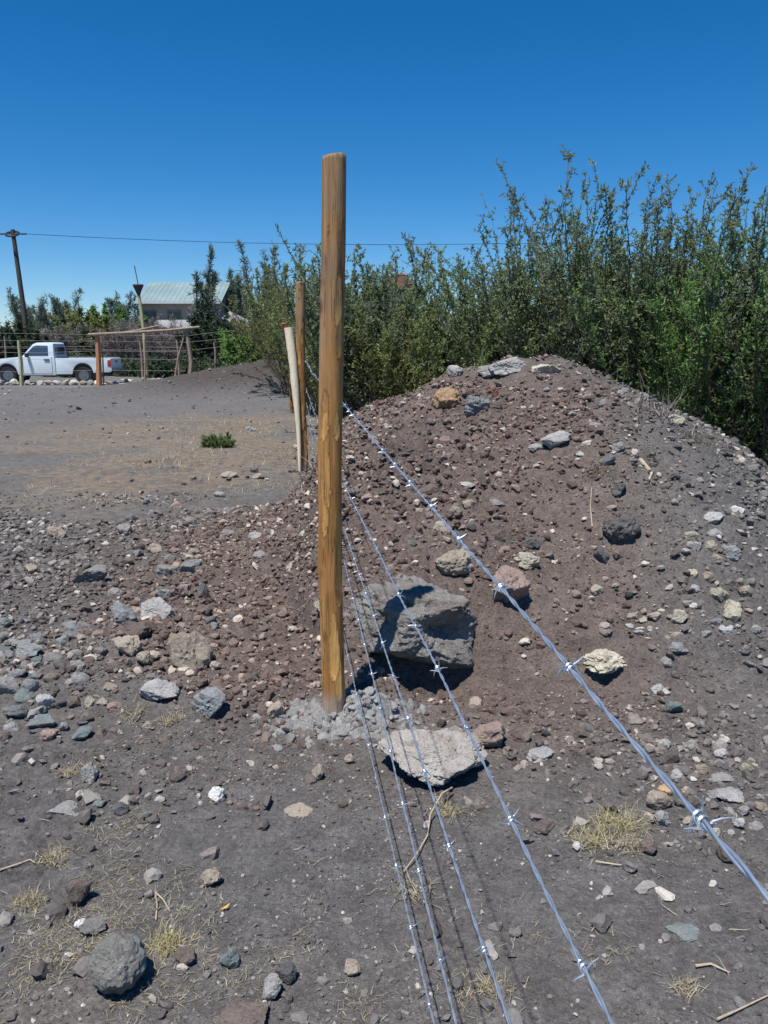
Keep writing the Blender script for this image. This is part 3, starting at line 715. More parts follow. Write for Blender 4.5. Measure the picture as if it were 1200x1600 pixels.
def hewn_post(name, base, h, rad, seed, lean=(0, 0), parent=None, nring=300, nseg=56, grime=True):
    q = np.random.RandomState(seed)
    z = np.linspace(-.12, h, nring); th = np.arange(nseg) * 2 * math.pi / nseg
    Z_, T_ = np.meshgrid(z, th, indexing='ij')
    r0 = rad * (1.0 - .10 * (Z_ / h))
    r0 = r0 * (1 + .025 * fbm(np.stack([np.cos(T_).ravel() * 1.2, np.sin(T_).ravel() * 1.2, Z_.ravel() * 2.2 + seed], -1), 3)).reshape(r0.shape)
    for k in range(7):
        za, aa = q.uniform(.05, h * .95), q.uniform(0, 6.28); da = np.angle(np.exp(1j * (T_ - aa))); r0 = r0 * (1 + .09 * np.exp(-(da / .45) ** 2 - ((Z_ - za) / .045) ** 2))
    r = r0.copy(); tone = np.full(r0.shape, .15)
    for k in range(int(26 * h)):   # long axe and drawknife cuts with rounded lower ends
        a = q.uniform(0, 2 * math.pi); zb = q.uniform(-.1, h); L = q.uniform(.14, .50); dep = q.uniform(.08, .19)
        tz = (Z_ - zb) / L; inside = (tz > 0) & (tz < 1)
        prof = np.sqrt(np.clip(1 - (1 - np.clip(tz * 3.2, 0, 1)) ** 2, 0, 1)) * (1 - np.clip(tz, 0, 1) ** 2 * .9)
        d = rad * (1.02 - dep * prof); dt = np.cos(T_ - a)
        cutr = np.where((dt > .3) & inside, d / np.maximum(dt, .3), 9)
        cutr = np.maximum(cutr, r0 * .80); win = cutr < r; tone = np.where(win, q.uniform(0, 1), tone)
        r = np.minimum(r, cutr)
    depth = (r0 - r) / rad
    cut = np.clip(tone * .95 + .05, 0, 1)
    ed_ = np.maximum(np.abs(np.diff(tone, axis=0, append=tone[-1:])), np.abs(tone - np.roll(tone, 1, 1))); edge = np.concatenate([(ed_ > .04).astype(float).ravel() * q.uniform(.4, 1, ed_.size), np.zeros(nseg + 1)])
    cx = .012 * np.sin(Z_ * 2.1 + seed) ; cy = .010 * np.cos(Z_ * 1.7 + seed)
    V = np.stack([r * np.cos(T_) + cx, r * np.sin(T_) + cy, Z_ + 0 * T_], -1)
    V[-1, :, 2] += .006 * np.cos(th) ; V = V.reshape(-1, 3)
    ii = np.arange(nring * nseg).reshape(nring, nseg)
    F = np.stack([ii[:-1], np.roll(ii[:-1], -1, 1), np.roll(ii[1:], -1, 1), ii[1:]], -1).reshape(-1, 4)
    # chamfered sawn top
    top = V.reshape(nring, nseg, 3)[-1]; ctr = top.mean(0); ring2 = ctr + (top - ctr) * .93; ring2[:, 2] += .008
    n0 = len(V); V = np.concatenate([V, ring2, [ctr + [0, 0, .010]]])
    j = np.arange(nseg); F2 = np.stack([ii[-1], np.roll(ii[-1], -1), n0 + np.roll(j, -1), n0 + j], -1)
    F3 = np.stack([n0 + j, n0 + np.roll(j, -1), np.full(nseg, n0 + nseg)], -1)
    zz = V[:, 2]
    gr = (sstep(.50 * h, .82 * h, zz + .12 * np.sin(np.arctan2(V[:, 1], V[:, 0]) * 2 + 1)) * .9 if grime else np.full(len(V), .35))
    dust = sstep(.13, .03, zz) * .9
    cu = np.concatenate([cut.ravel(), np.ones(nseg + 1)])
    mi = np.concatenate([np.zeros(len(F) + nseg), np.ones(nseg)])
    sm = mk_mesh(name, V, [np.concatenate([F, F2]), F3], [WOOD, ENDW], True, {'cut': ('POINT', cu), 'edge': ('POINT', edge), 'grime': ('POINT', gr), 'dust': ('POINT', dust)}, mi)
    try: sm.set_sharp_from_angle(angle=R(28))
    except Exception: pass
    return link(name, sm, parent, base, (lean[1], lean[0], 0))
P1 = np.array([-.208, 3.09, 0]); P1[2] = gz(P1[0], P1[1])
P2 = hit(474, 735); P3 = hit(457, 646); print('P2', P2, 'P3', P3)
fence = empty('barbed_wire_fence', P1)
tag(fence, 'rough hewn round wooden posts strung with five shiny barbed wires, running past the mound', 'fence')
o = hewn_post('fence_post', (0, 0, 0), at_depth(524, 246, P1[1])[2] - P1[2], .049, 3, lean=(.0075, 0), parent=fence)
o['label'] = 'nearest and tallest post, standing in crumbled concrete'
rel = lambda p: [float(a - b) for a, b in zip(p, P1)]
o = hewn_post('fence_post', rel(P2), at_depth(470, 441, P2[1])[2] - P2[2], .062, 9, parent=fence, nring=130, nseg=24); o['label'] = 'second post, left of the near one'
o = hewn_post('fence_post', rel(P3), at_depth(451, 482, P3[1])[2] - P3[2], .058, 12, parent=fence, nring=90, nseg=20, lean=(-.03, 0)); o['label'] = 'third and farthest thin post'

WIREM = NT('galvanised_wire'); t = WIREM; c = t.coord()
f = t.noise(60, 3, .6, c); WIREM = t.out(t.ramp(f, [(.3, (.40, .47, .55)), (.7, (.62, .68, .74))]), .42, None, .8)
# wires: each lies in the fence line; heights found from where the photograph shows them
dirF = np.array([.12, -1.0]) / math.hypot(.12, 1)
def on_plane(u, v):
    d = ray(u, v); nrm = np.array([dirF[1], -dirF[0]])      # plane normal in xy
    base = np.array([P1[0] + .045, P1[1] + .02]); t_ = (base @ nrm) / (d[:2] @ nrm)
    return np.array([d[0] * t_, d[1] * t_, CAM_H + d[2] * t_])
WP = [((1200, 1384), (1045, 1204), (750, 872)), ((960, 1600), (815, 1290), (700, 1080)), ((800, 1600), (685, 1262), (612, 1045)),
      ((720, 1590), (632, 1290), (560, 960)), ((681, 1600), (612, 1330), (556, 1075))]
WNAMES = ['top wire, nearest the camera at the right edge', 'second wire from the top', 'middle wire', 'second wire from the bottom', 'lowest wire, close to its shadow on the ground']
def helix_tube(path, s, pitch, rad, wr, phase, seg):
    """strand wound round the wire's own line"""
    T = np.gradient(path, axis=0); T /= np.linalg.norm(T, axis=1)[:, None]
    A = np.cross(T, [0, 0, 1.0]); A /= np.linalg.norm(A, axis=1)[:, None]; B = np.cross(T, A)
    ph = 2 * math.pi * s / pitch + phase
    c_ = path + rad * (A * np.cos(ph)[:, None] + B * np.sin(ph)[:, None])
    th = np.arange(seg) * 2 * math.pi / seg
    V = c_[:, None] + wr * (A[:, None] * np.cos(th)[None, :, None] + B[:, None] * np.sin(th)[None, :, None])
    n = len(path); ii = np.arange(n * seg).reshape(n, seg)
    F = np.stack([ii[:-1], np.roll(ii[:-1], -1, 1), np.roll(ii[1:], -1, 1), ii[1:]], -1).reshape(-1, 4)
    return V.reshape(-1, 3), F
# one barb: a double coil with four cut points
bb = MB(); tt = np.linspace(0, 4 * math.pi, 34)
bb.tube(np.stack([(tt / (4 * math.pi) - .5) * .010, .0032 * np.cos(tt), .0032 * np.sin(tt)], -1), .0009, 5)
for sx, a, b_ in ((-.005, 1, .55), (.005, -1, .6), (-.003, -.7, -1), (.004, .6, -.95)):
    d_ = np.array([sx * .8, a, b_]); d_ /= np.linalg.norm(d_)
    st = np.array([sx, .0036 * np.sign(a), 0])
    bb.tube([st, st + d_ * .005, st + d_ * .0105 + [0, 0, .0015]], [.0009, .0008, .00025], 5)
barb0 = bb.build('barb', WIREM, None, True); BARB = barb0.data; bpy.data.objects.remove(barb0)
post_zs = []
for wi, pts in enumerate(WP):
    P = [on_plane(*p) for p in pts]
    s_ = np.array([(p[:2] - P1[:2]) @ dirF for p in P]); z_ = np.array([p[2] for p in P])
    a_, b_ = np.polyfit(s_, z_, 1)
    z1 = b_; post_zs.append(z1)
    print('wire', wi, 'height at post %.2f slope %.3f' % (z1 - P1[2], a_), s_)
    # nodes: behind the camera -> near post -> second -> third post
    n1 = np.array([P1[0] + .045, P1[1] + .02, z1]); e0 = n1 + np.array([dirF[0], dirF[1], a_]) * 3.9
    h2 = P2[2] + (z1 - P1[2]) * 1.02; n2_ = np.array([P2[0] + .05, P2[1] + .02, h2]); n3 = np.array([P3[0] + .05, P3[1], P3[2] + (z1 - P1[2])])
    segs = [(e0, n1, .0055 if wi < 3 else .008), (n1, n2_, .014), (n2_, n3, .06)]
    pth = []
    q = np.random.RandomState(50 + wi)
    for a, b, st in segs:
        L = np.linalg.norm(b - a); n = int(L / st); tt = np.linspace(0, 1, n, endpoint=False)
        pp = a + (b - a) * tt[:, None]
        amp = .0 if a is e0 else .02
        pp[:, 2] -= (.008 if a is e0 else .03) * 4 * tt * (1 - tt) * (L / 6)
        wv = fbm(np.stack([tt * L * 2.2, tt * 0 + wi * 3.1, tt * 0], -1), 3) * (.0022 if a is e0 else .008) * np.sin(math.pi * tt)
        wv2 = fbm(np.stack([tt * L * 2.2, tt * 0 + wi * 3.1 + 9, tt * 0], -1), 3) * (.0022 if a is e0 else .008) * np.sin(math.pi * tt)
        pp[:, 0] += wv; pp[:, 2] += wv2; pth.append(pp)
    path = np.concatenate(pth); sl_ = np.concatenate([[0], np.cumsum(np.linalg.norm(np.diff(path, axis=0), axis=1))])
    Vs, Fs, nb = [], [], 0
    for ph in (0, math.pi):
        V, F = helix_tube(path, sl_, .07, .0011, .00105, ph, 6); Vs.append(V); Fs.append(F + nb); nb += len(V)
    wv = link('barbed_wire', mk_mesh('barbed_wire', np.concatenate(Vs) - P1, np.concatenate(Fs), WIREM, True), fence)
    wv['label'] = WNAMES[wi]
    L1 = np.linalg.norm(n1 - e0); tot = L1 + np.linalg.norm(n2_ - n1)
    # photographed barbs of the top wire sit at these distances from the post end
    sp = .2; k = q.uniform(0, sp) + 3.0 * 0
    pos = np.arange(.5 + {0: .04, 1: .18, 2: .06, 3: .11, 4: .0}[wi], tot, sp)
    for s in pos:
        i = int(np.searchsorted(sl_, s)); i = min(max(i, 1), len(path) - 2)
        d_ = Vector(path[i + 1] - path[i - 1]).normalized()
        rot = d_.to_track_quat('X', 'Z').to_matrix().to_4x4() @ Matrix.Rotation(q.uniform(0, 6.28), 4, 'X')
        bo = link('barb', BARB, wv); bo.matrix_local = Matrix.Translation(Vector(path[i] - P1)) @ rot

# leaning peeled pole against the second post
Bt = at_depth(450, 512, P2[1] - .05); Bb = at_depth(467, 704, P2[1] - .12); Bb[2] = gz(Bb[0], Bb[1]) - .08
PEELED = plain('peeled_pale_wood', (.84, .71, .50), .6, .12, 30, bump=.003)
BARKY = plain('red_brown_bark', (.26, .10, .055), .9, .3, 25, bump=.004)
tt = np.linspace(0, 1, 26); mid = Bb + (Bt - Bb) * tt[:, None]; mid[:, 0] += .035 * np.sin(tt * math.pi) ; mid[:, 0] += .004 * np.sin(tt * 9)
br = empty('leaning_pole', Bb); tag(br, 'freshly peeled white pole with red bark end leaning on the second post', 'pole')
m_ = MB(); m_.tube(mid - Bb, np.interp(np.linspace(0, 1, 26), [0, .35, .62, 1], [.016, .027, .045, .052]), 14, True, .12, 2); m_.build('stripped_face', PEELED, br, True)
m_ = MB(); m_.tube(np.array([mid[-1] - Bb + [-.035, .02, -.10], mid[-1] - Bb + [-.05, .0, .0], mid[-1] - Bb + [-.052, -.01, .05]]), [.02, .034, .03], 12, True, .2, 3); m_.build('bark_end', BARKY, br, True)

# crumbled concrete round the foot of the near post
cf = empty('concrete_footing', P1); tag(cf, 'crumbled light grey concrete heaped in lumps round the foot of the near post', 'concrete')
yy, xx = np.meshgrid(np.linspace(-.34, .34, 70), np.linspace(-.36, .5, 84), indexing='ij')
xw, yw = xx + P1[0], yy + P1[1] - .07
hz = (.026 * gauss(xw, yw, P1[0], P1[1] - .05, .22, .12) + .085 * gauss(xw, yw, P1[0] + .15, P1[1] - .02, .09, .07) - .014)
hz = hz + .022 * n2(xw, yw, 22, 3, 3.3).reshape(hz.shape) * (hz > -.01) + .014 * np.abs(n2(xw, yw, 60, 2, 5.)).reshape(hz.shape)
zz = height(xw.ravel(), yw.ravel()).reshape(xw.shape) + hz
V = np.stack([xw, yw, zz], -1).reshape(-1, 3) - P1; ii = np.arange(len(V)).reshape(xw.shape)
F = np.stack([ii[:-1, :-1], ii[:-1, 1:], ii[1:, 1:], ii[1:, :-1]], -1).reshape(-1, 4)
link('mortar_heap', mk_mesh('mortar_heap', V, F, M['mortar'], False), cf)
lumps = [rock_mesh('lump', 700 + k, (1, .85, .7), M['concrete'], sub=3, cuts=6, rough=.16) for k in range(7)]
def heap_z(x, y):
    return gz(x, y) + float(.026 * gauss(x, y, P1[0], P1[1] - .05, .22, .12) + .085 * gauss(x, y, P1[0] + .15, P1[1] - .02, .09, .07) - .014)
q = np.random.RandomState(8); n = 0
while n < 270:
    a = q.randn(2); x = P1[0] + .03 + a[0] * .15; y = P1[1] - .09 + a[1] * .075
    if math.hypot(x - P1[0], y - P1[1]) < .062 or (x > P1[0] + .03 and y > P1[1] + .07): continue
    s = float(np.clip(q.lognormal(-4.15, .35), .009, .03)); 
    link('lump', lumps[q.randint(7)], cf, (x - P1[0], y - P1[1], heap_z(x, y) - P1[2] + s * .35), (q.randn() * .5, q.randn() * .5, q.rand() * 6.28), (s, s, s)); n += 1
# ------------------------------------------------------------------ plants
def leaf_mat(name, dark, light, alt=None, trans=.45):
    t = NT(name); a = t.attr('tint').outputs['Fac']; inf = t.n('ShaderNodeObjectInfo')
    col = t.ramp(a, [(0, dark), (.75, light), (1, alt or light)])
    t.l(col, t.b.inputs['Base Color']); t.b.inputs['Roughness'].default_value = .5; t.b.inputs['Specular IOR Level'].default_value = .35
    tr = t.n('ShaderNodeBsdfTranslucent'); t.l(col, tr.inputs[0]); ms = t.n('ShaderNodeMixShader'); ms.inputs[0].default_value = trans
    outn = t.t.nodes['Material Output']; t.l(t.b.outputs[0], ms.inputs[1]); t.l(tr.outputs[0], ms.inputs[2]); t.l(ms.outputs[0], outn.inputs[0])
    return t.m
LM = {'hedge': leaf_mat('hedge_leaves', (.10, .155, .05), (.22, .29, .10), (.34, .40, .15)),
      'hedge_blue': leaf_mat('blue_green_leaves', (.09, .135, .075), (.20, .26, .145), (.31, .36, .20)),
      'bright': leaf_mat('bright_green_leaves', (.08, .155, .038), (.19, .32, .085), (.32, .42, .13)),
      'olive': leaf_mat('olive_leaves', (.12, .145, .045), (.24, .27, .09), (.36, .36, .13)),
      'far': leaf_mat('grey_green_leaves', (.07, .11, .08), (.16, .21, .15), (.24, .28, .20)),
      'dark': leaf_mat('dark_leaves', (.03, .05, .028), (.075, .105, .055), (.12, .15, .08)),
      'bare': leaf_mat('bare_grey_twigs', (.12, .10, .09), (.22, .19, .175), (.28, .25, .22), .0),
      'dry': leaf_mat('dry_brown_leaves', (.12, .095, .055), (.22, .18, .11), (.30, .25, .16)),
      'straw': leaf_mat('straw', (.20, .165, .105), (.38, .33, .22), (.54, .49, .36), .2),
      'yellow': leaf_mat('yellow_straw', (.25, .215, .11), (.44, .39, .22), (.56, .51, .33), .2)}
STEM = plain('stem_bark', (.085, .066, .050), .9, .25, 14)
STEMG = plain('grey_bark', (.17, .145, .12), .9, .25, 14)
def norm(v): return v / (np.linalg.norm(v, axis=-1, keepdims=True) + 1e-9)
def tubes(P, rad, seg=3):
    """P (n,k,3) polylines, rad (n,k)"""
    T = norm(np.gradient(P, axis=1)); ref = np.where(np.abs(T[..., 2:3]) < .95, np.array([0, 0, 1.0]), np.array([1.0, 0, 0]))
    A = norm(np.cross(T, ref)); B = np.cross(T, A); th = np.arange(seg) * 2 * math.pi / seg
    V = P[:, :, None] + rad[:, :, None, None] * (A[:, :, None] * np.cos(th)[:, None] + B[:, :, None] * np.sin(th)[:, None])
    n, k = P.shape[:2]; ii = np.arange(n * k * seg).reshape(n, k, seg)
    F = np.stack([ii[:, :-1], np.roll(ii[:, :-1], -1, 2), np.roll(ii[:, 1:], -1, 2), ii[:, 1:]], -1).reshape(-1, 4)
    return V.reshape(-1, 3), F
def leaves(C, D, L, W, q, fold=.25):
    """rhombic leaves at C pointing along D"""
    n = len(C); S = norm(np.cross(D, q.randn(n, 3) * .8 + [0, -.25, 1.0])); U = np.cross(D, S)
    L = L[:, None]; W = W[:, None]
    V = np.stack([C, C + D * L * .45 + S * W * .5 + U * W * fold, C + D * L, C + D * L * .45 - S * W * .5 + U * W * fold], 1)
    ii = np.arange(n * 4).reshape(n, 4)
    return V.reshape(-1, 3), ii
def arc(q, P0, D0, L, K, up, wob):
    n = len(P0); P = np.zeros((n, K, 3)); P[:, 0] = P0; d = D0.copy(); st = (L / (K - 1))[:, None]
    for k in range(1, K):
        d = norm(d + q.randn(n, 3) * wob + np.array([0, 0, 1]) * up); P[:, k] = P[:, k - 1] + d * st
    return P
def pick(P, t):
    n, K = P.shape[:2]; f = t * (K - 1); i = np.minimum(f.astype(int), K - 2); w_ = (f - i)[:, None]
    r_ = np.arange(n); a, b = P[r_, i], P[r_, i + 1]
    return a * (1 - w_) + b * w_, norm(b - a)
def shrub(name, base, H, Rr, leaf='hedge', stem=STEM, seed=0, n_stem=42, n_twig=26, n_leaf=14, ll=.05, lw=.022, lean=.42, clear=.12, up=.10, twl=.42, part='foliage', label=None, cat='shrub', group=None, stem_r=.014, base_r=.28, stemname='stems', bias=1.0, wob=.09, shoot=True):
    q = np.random.RandomState(seed); base = np.array(base, float)
    a = q.rand(n_stem) * 2 * math.pi; rr = np.sqrt(q.rand(n_stem)) * Rr * base_r
    P0 = np.stack([rr * np.cos(a), rr * np.sin(a), np.full(n_stem, -.08)], -1)
    out = q.rand(n_stem) ** .7 * lean * Rr / max(H, .1) * 2.2
    a2 = a + q.randn(n_stem) * .5
    D0 = norm(np.stack([np.cos(a2) * out, np.sin(a2) * out, np.ones(n_stem)], -1))
    L = H * (1.0 - .42 * q.rand(n_stem) ** bias) * np.sqrt(1 + out ** 2 * .5) * 1.03
    S = arc(q, P0, D0, L, 10, up * .6, wob)
    tp = np.linspace(1, .25, 10)
    Vs, Fs = tubes(S, stem_r * tp[None] * (.6 + .8 * q.rand(n_stem))[:, None], 4)
    m = n_stem * n_twig; si = np.repeat(np.arange(n_stem), n_twig); tt = clear + (1 - clear) * q.rand(m) ** .8
    C, D = pick(S[si], tt); out_ = norm(q.randn(m, 3) * [1, 1, .45]); Dt = norm(D * .55 + out_ * .9)
    tl = twl * (1.12 - tt) * (.5 + q.rand(m)) * min(1, H / 2.5) + .06
    Tw = arc(q, C, Dt, tl, 5, up * 1.3, .14)
    V2, F2 = tubes(Tw, np.linspace(.004, .0018, 5)[None] * np.ones((m, 1)) * max(1, stem_r / .014), 3)
    root = empty(name, base)
    link(stemname, mk_mesh(stemname, np.concatenate([Vs, V2]), np.concatenate([Fs, F2 + len(Vs)]), stem, False), root)
    # leaves along twigs and along the upper stems
    k = m * n_leaf; ti = np.repeat(np.arange(m), n_leaf); C, D = pick(Tw[ti], q.rand(k)); Dl = norm(D * .5 + norm(q.randn(k, 3)) * .8 + [0, 0, .12])
    k2 = n_stem * 95; si = np.repeat(np.arange(n_stem), 95); C2, D2 = pick(S[si], .5 + .5 * q.rand(k2)); Dl2 = norm(D2 * .8 + norm(q.randn(k2, 3)) * .8)
    C = np.concatenate([C, C2]); Dl = np.concatenate([Dl, Dl2]); n = len(C)
    cl = vnoise((C + base) * 2.3) * .5 + .5
    Vl, Fl = leaves(C, Dl, ll * (.6 + .7 * q.rand(n)), lw * (.7 + .6 * q.rand(n)), q)
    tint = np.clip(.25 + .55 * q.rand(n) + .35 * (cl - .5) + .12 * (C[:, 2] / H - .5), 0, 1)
    link(part, mk_mesh(part, Vl, Fl, LM[leaf], False, {'tint': ('FACE', tint)}), root)
    tag(root, label, cat, group)
    return root
def place_top(u, v, y):   # base x, ground z and height for a plant whose top shows at (u, v) at distance y
    P = at_depth(u, v, y); g = gz(P[0], y); return (P[0], y, g), P[2] - g
HG = 'shrubs of the tall hedge behind the mound'
HEDGE = [ # u, v_top, dist, radius, leaf, label
 (1262, 330, 8.6, .9, 'bright', 'leafy hedge shrub cut off by the right picture edge, nearest of all'),
 (1200, 262, 9.1, .75, 'hedge_blue', 'tall hedge shrub with a thin shoot rising along the right picture edge'),
 (1135, 352, 9.0, .8, 'bright', 'bright green lower hedge shrub just left of the one at the right edge'),
 (1078, 296, 9.8, .8, 'hedge', 'hedge shrub right of the tallest one, above the right shoulder of the mound'),
 (1030, 300, 10.4, .7, 'hedge_blue', 'slim hedge shrub touching the right side of the tallest one'),
 (985, 242, 10.2, .85, 'hedge_blue', 'tallest hedge shrub whose shoots reach highest into the sky'),
 (925, 292, 10.8, .8, 'hedge', 'hedge shrub just left of the tallest one'),
 (868, 292, 10.9, .85, 'hedge_blue', 'hedge shrub with long arching shoots above the mound crest'),
 (812, 345, 11.4, .8, 'hedge', 'hedge shrub left of the mound crest, with ragged top'),
 (755, 352, 12.0, .8, 'hedge_blue', 'thin topped hedge shrub right of the red tiled roof'),
 (712, 392, 12.6, .8, 'hedge', 'lower hedge shrub just right of the red tiled roof'),
 (672, 440, 12.6, .9, 'olive', 'low olive hedge shrub in front of the red tiled roof'),
 (632, 462, 13.2, .8, 'olive', 'lowest hedge shrub, directly below the red tiled roof'),
 (600, 372, 13.6, .75, 'hedge_blue', 'dark hedge shrub left of the red tiled roof'),
 (571, 338, 13.4, .75, 'hedge_blue', 'hedge shrub with one tall spiky shoot just right of the near post'),
 (540, 392, 14.2, .9, 'hedge', 'hedge shrub hidden half behind the near post'),
 (494, 378, 18.0, .9, 'olive', 'hedge shrub between the two nearest posts with a spiky top'),
 (462, 398, 24.0, 1.4, 'olive', 'yellow green hedge shrub behind the second post'),
 (434, 416, 30.0, 1.7, 'olive', 'last hedge shrub at the left end, hanging over the soil heap'),
]
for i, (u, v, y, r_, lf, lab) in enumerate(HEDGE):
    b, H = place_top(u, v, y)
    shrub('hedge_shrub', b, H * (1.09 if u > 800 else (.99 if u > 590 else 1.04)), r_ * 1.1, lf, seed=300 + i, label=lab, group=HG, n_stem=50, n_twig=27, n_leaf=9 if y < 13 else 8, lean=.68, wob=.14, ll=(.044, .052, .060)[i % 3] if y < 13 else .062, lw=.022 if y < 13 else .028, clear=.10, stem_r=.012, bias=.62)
# second row that closes the hedge
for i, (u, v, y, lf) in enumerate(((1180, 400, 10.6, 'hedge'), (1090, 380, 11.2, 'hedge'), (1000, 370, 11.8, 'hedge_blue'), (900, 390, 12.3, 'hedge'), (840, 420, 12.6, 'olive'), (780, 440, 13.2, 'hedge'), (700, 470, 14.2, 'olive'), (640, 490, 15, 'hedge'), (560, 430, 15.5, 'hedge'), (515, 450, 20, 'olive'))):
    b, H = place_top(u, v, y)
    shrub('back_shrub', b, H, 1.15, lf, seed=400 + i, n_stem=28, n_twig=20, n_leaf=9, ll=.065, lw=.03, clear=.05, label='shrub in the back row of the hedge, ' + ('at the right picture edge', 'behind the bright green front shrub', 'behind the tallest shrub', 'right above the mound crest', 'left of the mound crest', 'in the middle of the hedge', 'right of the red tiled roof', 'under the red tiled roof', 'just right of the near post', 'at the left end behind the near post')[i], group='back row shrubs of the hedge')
# far trees and bushes: u, v_top, dist, radius, leaf, style, name, label
FAR = [
 (312, 391, 52, .7, 'far', 'tall', 'feathery_tree', 'tall narrow feathery tree rising in front of the pale house roof'),
 (362, 425, 62, 1.0, 'far', 'tall', 'feathery_tree', 'feathery tree at the right gable of the house'),
 (374, 436, 60, 1.3, 'far', 'tall', 'feathery_tree', 'dark feathery tree right of the house'),
 (410, 374, 44, 1.35, 'far', 'tall', 'feathery_tree', 'tallest feathery tree at the left end of the hedge'),
 (436, 400, 40, 1.3, 'far', 'tall', 'feathery_tree', 'feathery tree just right of the tallest one, behind the hedge end'),
 (22, 446, 62, 1.7, 'far', 'tall', 'feathery_tree', 'spiky topped tree just left of the utility pole'),
 (54, 458, 66, 1.6, 'far', 'tall', 'feathery_tree', 'blue green tree just right of the utility pole'),
 (102, 446, 66, 2.0, 'far', 'tall', 'feathery_tree', 'feathery tree in the gap between the pole and the round green bush'),
 (192, 450, 64, 1.5, 'far', 'tall', 'feathery_tree', 'wispy thin tree left of the pole with the funnel top'),
 (10, 486, 46, 1.7, 'dark', 'round', 'bush', 'dark rounded bush at the left picture edge beyond the truck'),
 (132, 463, 50, 1.5, 'olive', 'round', 'bush', 'large rounded olive green bush beyond the truck bed'),
 (168, 468, 52, 1.1, 'bright', 'round', 'bush', 'yellow green bush right of the large rounded olive one'),
 (50, 512, 48, 1.2, 'bright', 'round', 'bush', 'low vivid green bush at the foot of the utility pole'),
 (82, 493, 47, 1.0, 'bare', 'round', 'bush', 'leafless grey bush above the truck cab'),
 (192, 480, 47, 1.2, 'bare', 'round', 'bush', 'leafless grey brown bush left of the house'),
 (262, 474, 48, 1.4, 'bare', 'round', 'bush', 'leafless mauve grey bush in front of the house wall'),
 (232, 482, 46, 1.0, 'bare', 'round', 'bush', 'leafless bush beside the house corner pole'),
 (322, 470, 46, 1.1, 'dark', 'round', 'bush', 'dark green bush against the right half of the house wall'),
 (345, 482, 44, 1.1, 'dark', 'round', 'bush', 'low dark bush right of the porch roof'),
 (388, 498, 31, .95, 'bright', 'round', 'bush', 'rounded yellow green bush at the edge of the dark soil heap'),
 (402, 474, 33, 1.0, 'dry', 'round', 'bush', 'dry brownish bush above the yellow green one by the soil heap'),
 (30, 500, 44, 1.3, 'dark', 'round', 'bush', 'dark bush left of the vivid green one'),
]
for i, (u, v, y, r_, lf, st, nm, lab) in enumerate(FAR):
    b, H = place_top(u, v, y); sc = y / 50
    if st == 'tall' and y > 58 and u < 200:
        shrub(nm, b, H * .97, r_, lf, stem=STEM, seed=500 + i, n_stem=13, n_twig=48, n_leaf=8, ll=.26 * sc, lw=.045 * sc, lean=.5, clear=.15, up=.12, twl=.26 * H, part='crown', stemname='trunk', label=lab, cat='tree', stem_r=.045, base_r=.2, bias=1.0, wob=.16)
    elif st == 'tall':
        shrub(nm, b, H, r_, lf, stem=STEM, seed=500 + i, n_stem=6, n_twig=62, n_leaf=9, ll=.30 * sc, lw=.055 * sc, lean=.24, clear=.2, up=.25, twl=.17 * H, part='crown', stemname='trunk', label=lab, cat='tree', stem_r=.06, base_r=.12, bias=1.4)
    else:
        shrub(nm, b, H, r_, lf, stem=STEMG if lf == 'bare' else STEM, seed=500 + i, n_stem=34, n_twig=22, n_leaf=11 if lf != 'bare' else 7, ll=(.20 if lf != 'bare' else .30) * sc, lw=(.12 if lf != 'bare' else .022) * sc, lean=.75, clear=.1, up=.02, twl=.7, stem_r=.02, bias=.4, label=lab, cat='bush')
# scrub that reads as one mass along the far left and behind the hedge
q = np.random.RandomState(3); Cs = []
for k in range(150):
    y = q.uniform(72, 130); x = q.uniform(-.56 * y, .62 * y); h = q.uniform(1.0, 2.6) * (y / 90); r_ = q.uniform(2, 4.0)
    n = 420; p = q.randn(n, 3); p = norm(p) * (q.rand(n, 1) ** .4); p[:, 2] = np.abs(p[:, 2]); Cs.append(p * [r_, r_, h] + [x, y, 0])
Cs = np.concatenate(Cs); n = len(Cs); Vl, Fl = leaves(Cs, norm(q.randn(n, 3)), .5 * (.6 + q.rand(n)), .34 * (.6 + q.rand(n)), q)
kind(link('distant_scrub', mk_mesh('distant_scrub', Vl, Fl, LM['far'], False, {'tint': ('FACE', np.clip(.2 + .5 * q.rand(n) + .3 * vnoise(Cs * .2), 0, 1))})), 'stuff')
q = np.random.RandomState(4); Cs = []  # low dark bushes added to stand in for the shade under the far trees
for k in range(34):
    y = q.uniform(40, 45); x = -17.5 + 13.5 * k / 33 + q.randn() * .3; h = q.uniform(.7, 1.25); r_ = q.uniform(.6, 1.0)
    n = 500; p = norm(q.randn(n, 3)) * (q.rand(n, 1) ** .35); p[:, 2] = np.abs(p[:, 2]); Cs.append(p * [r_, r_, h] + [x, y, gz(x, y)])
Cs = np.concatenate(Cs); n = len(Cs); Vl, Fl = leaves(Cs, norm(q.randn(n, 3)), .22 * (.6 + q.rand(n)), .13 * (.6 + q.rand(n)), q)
kind(link('tree_shade_standin', mk_mesh('tree_shade_standin', Vl, Fl, LM['dark'], False, {'tint': ('FACE', q.rand(n))})), 'stuff')

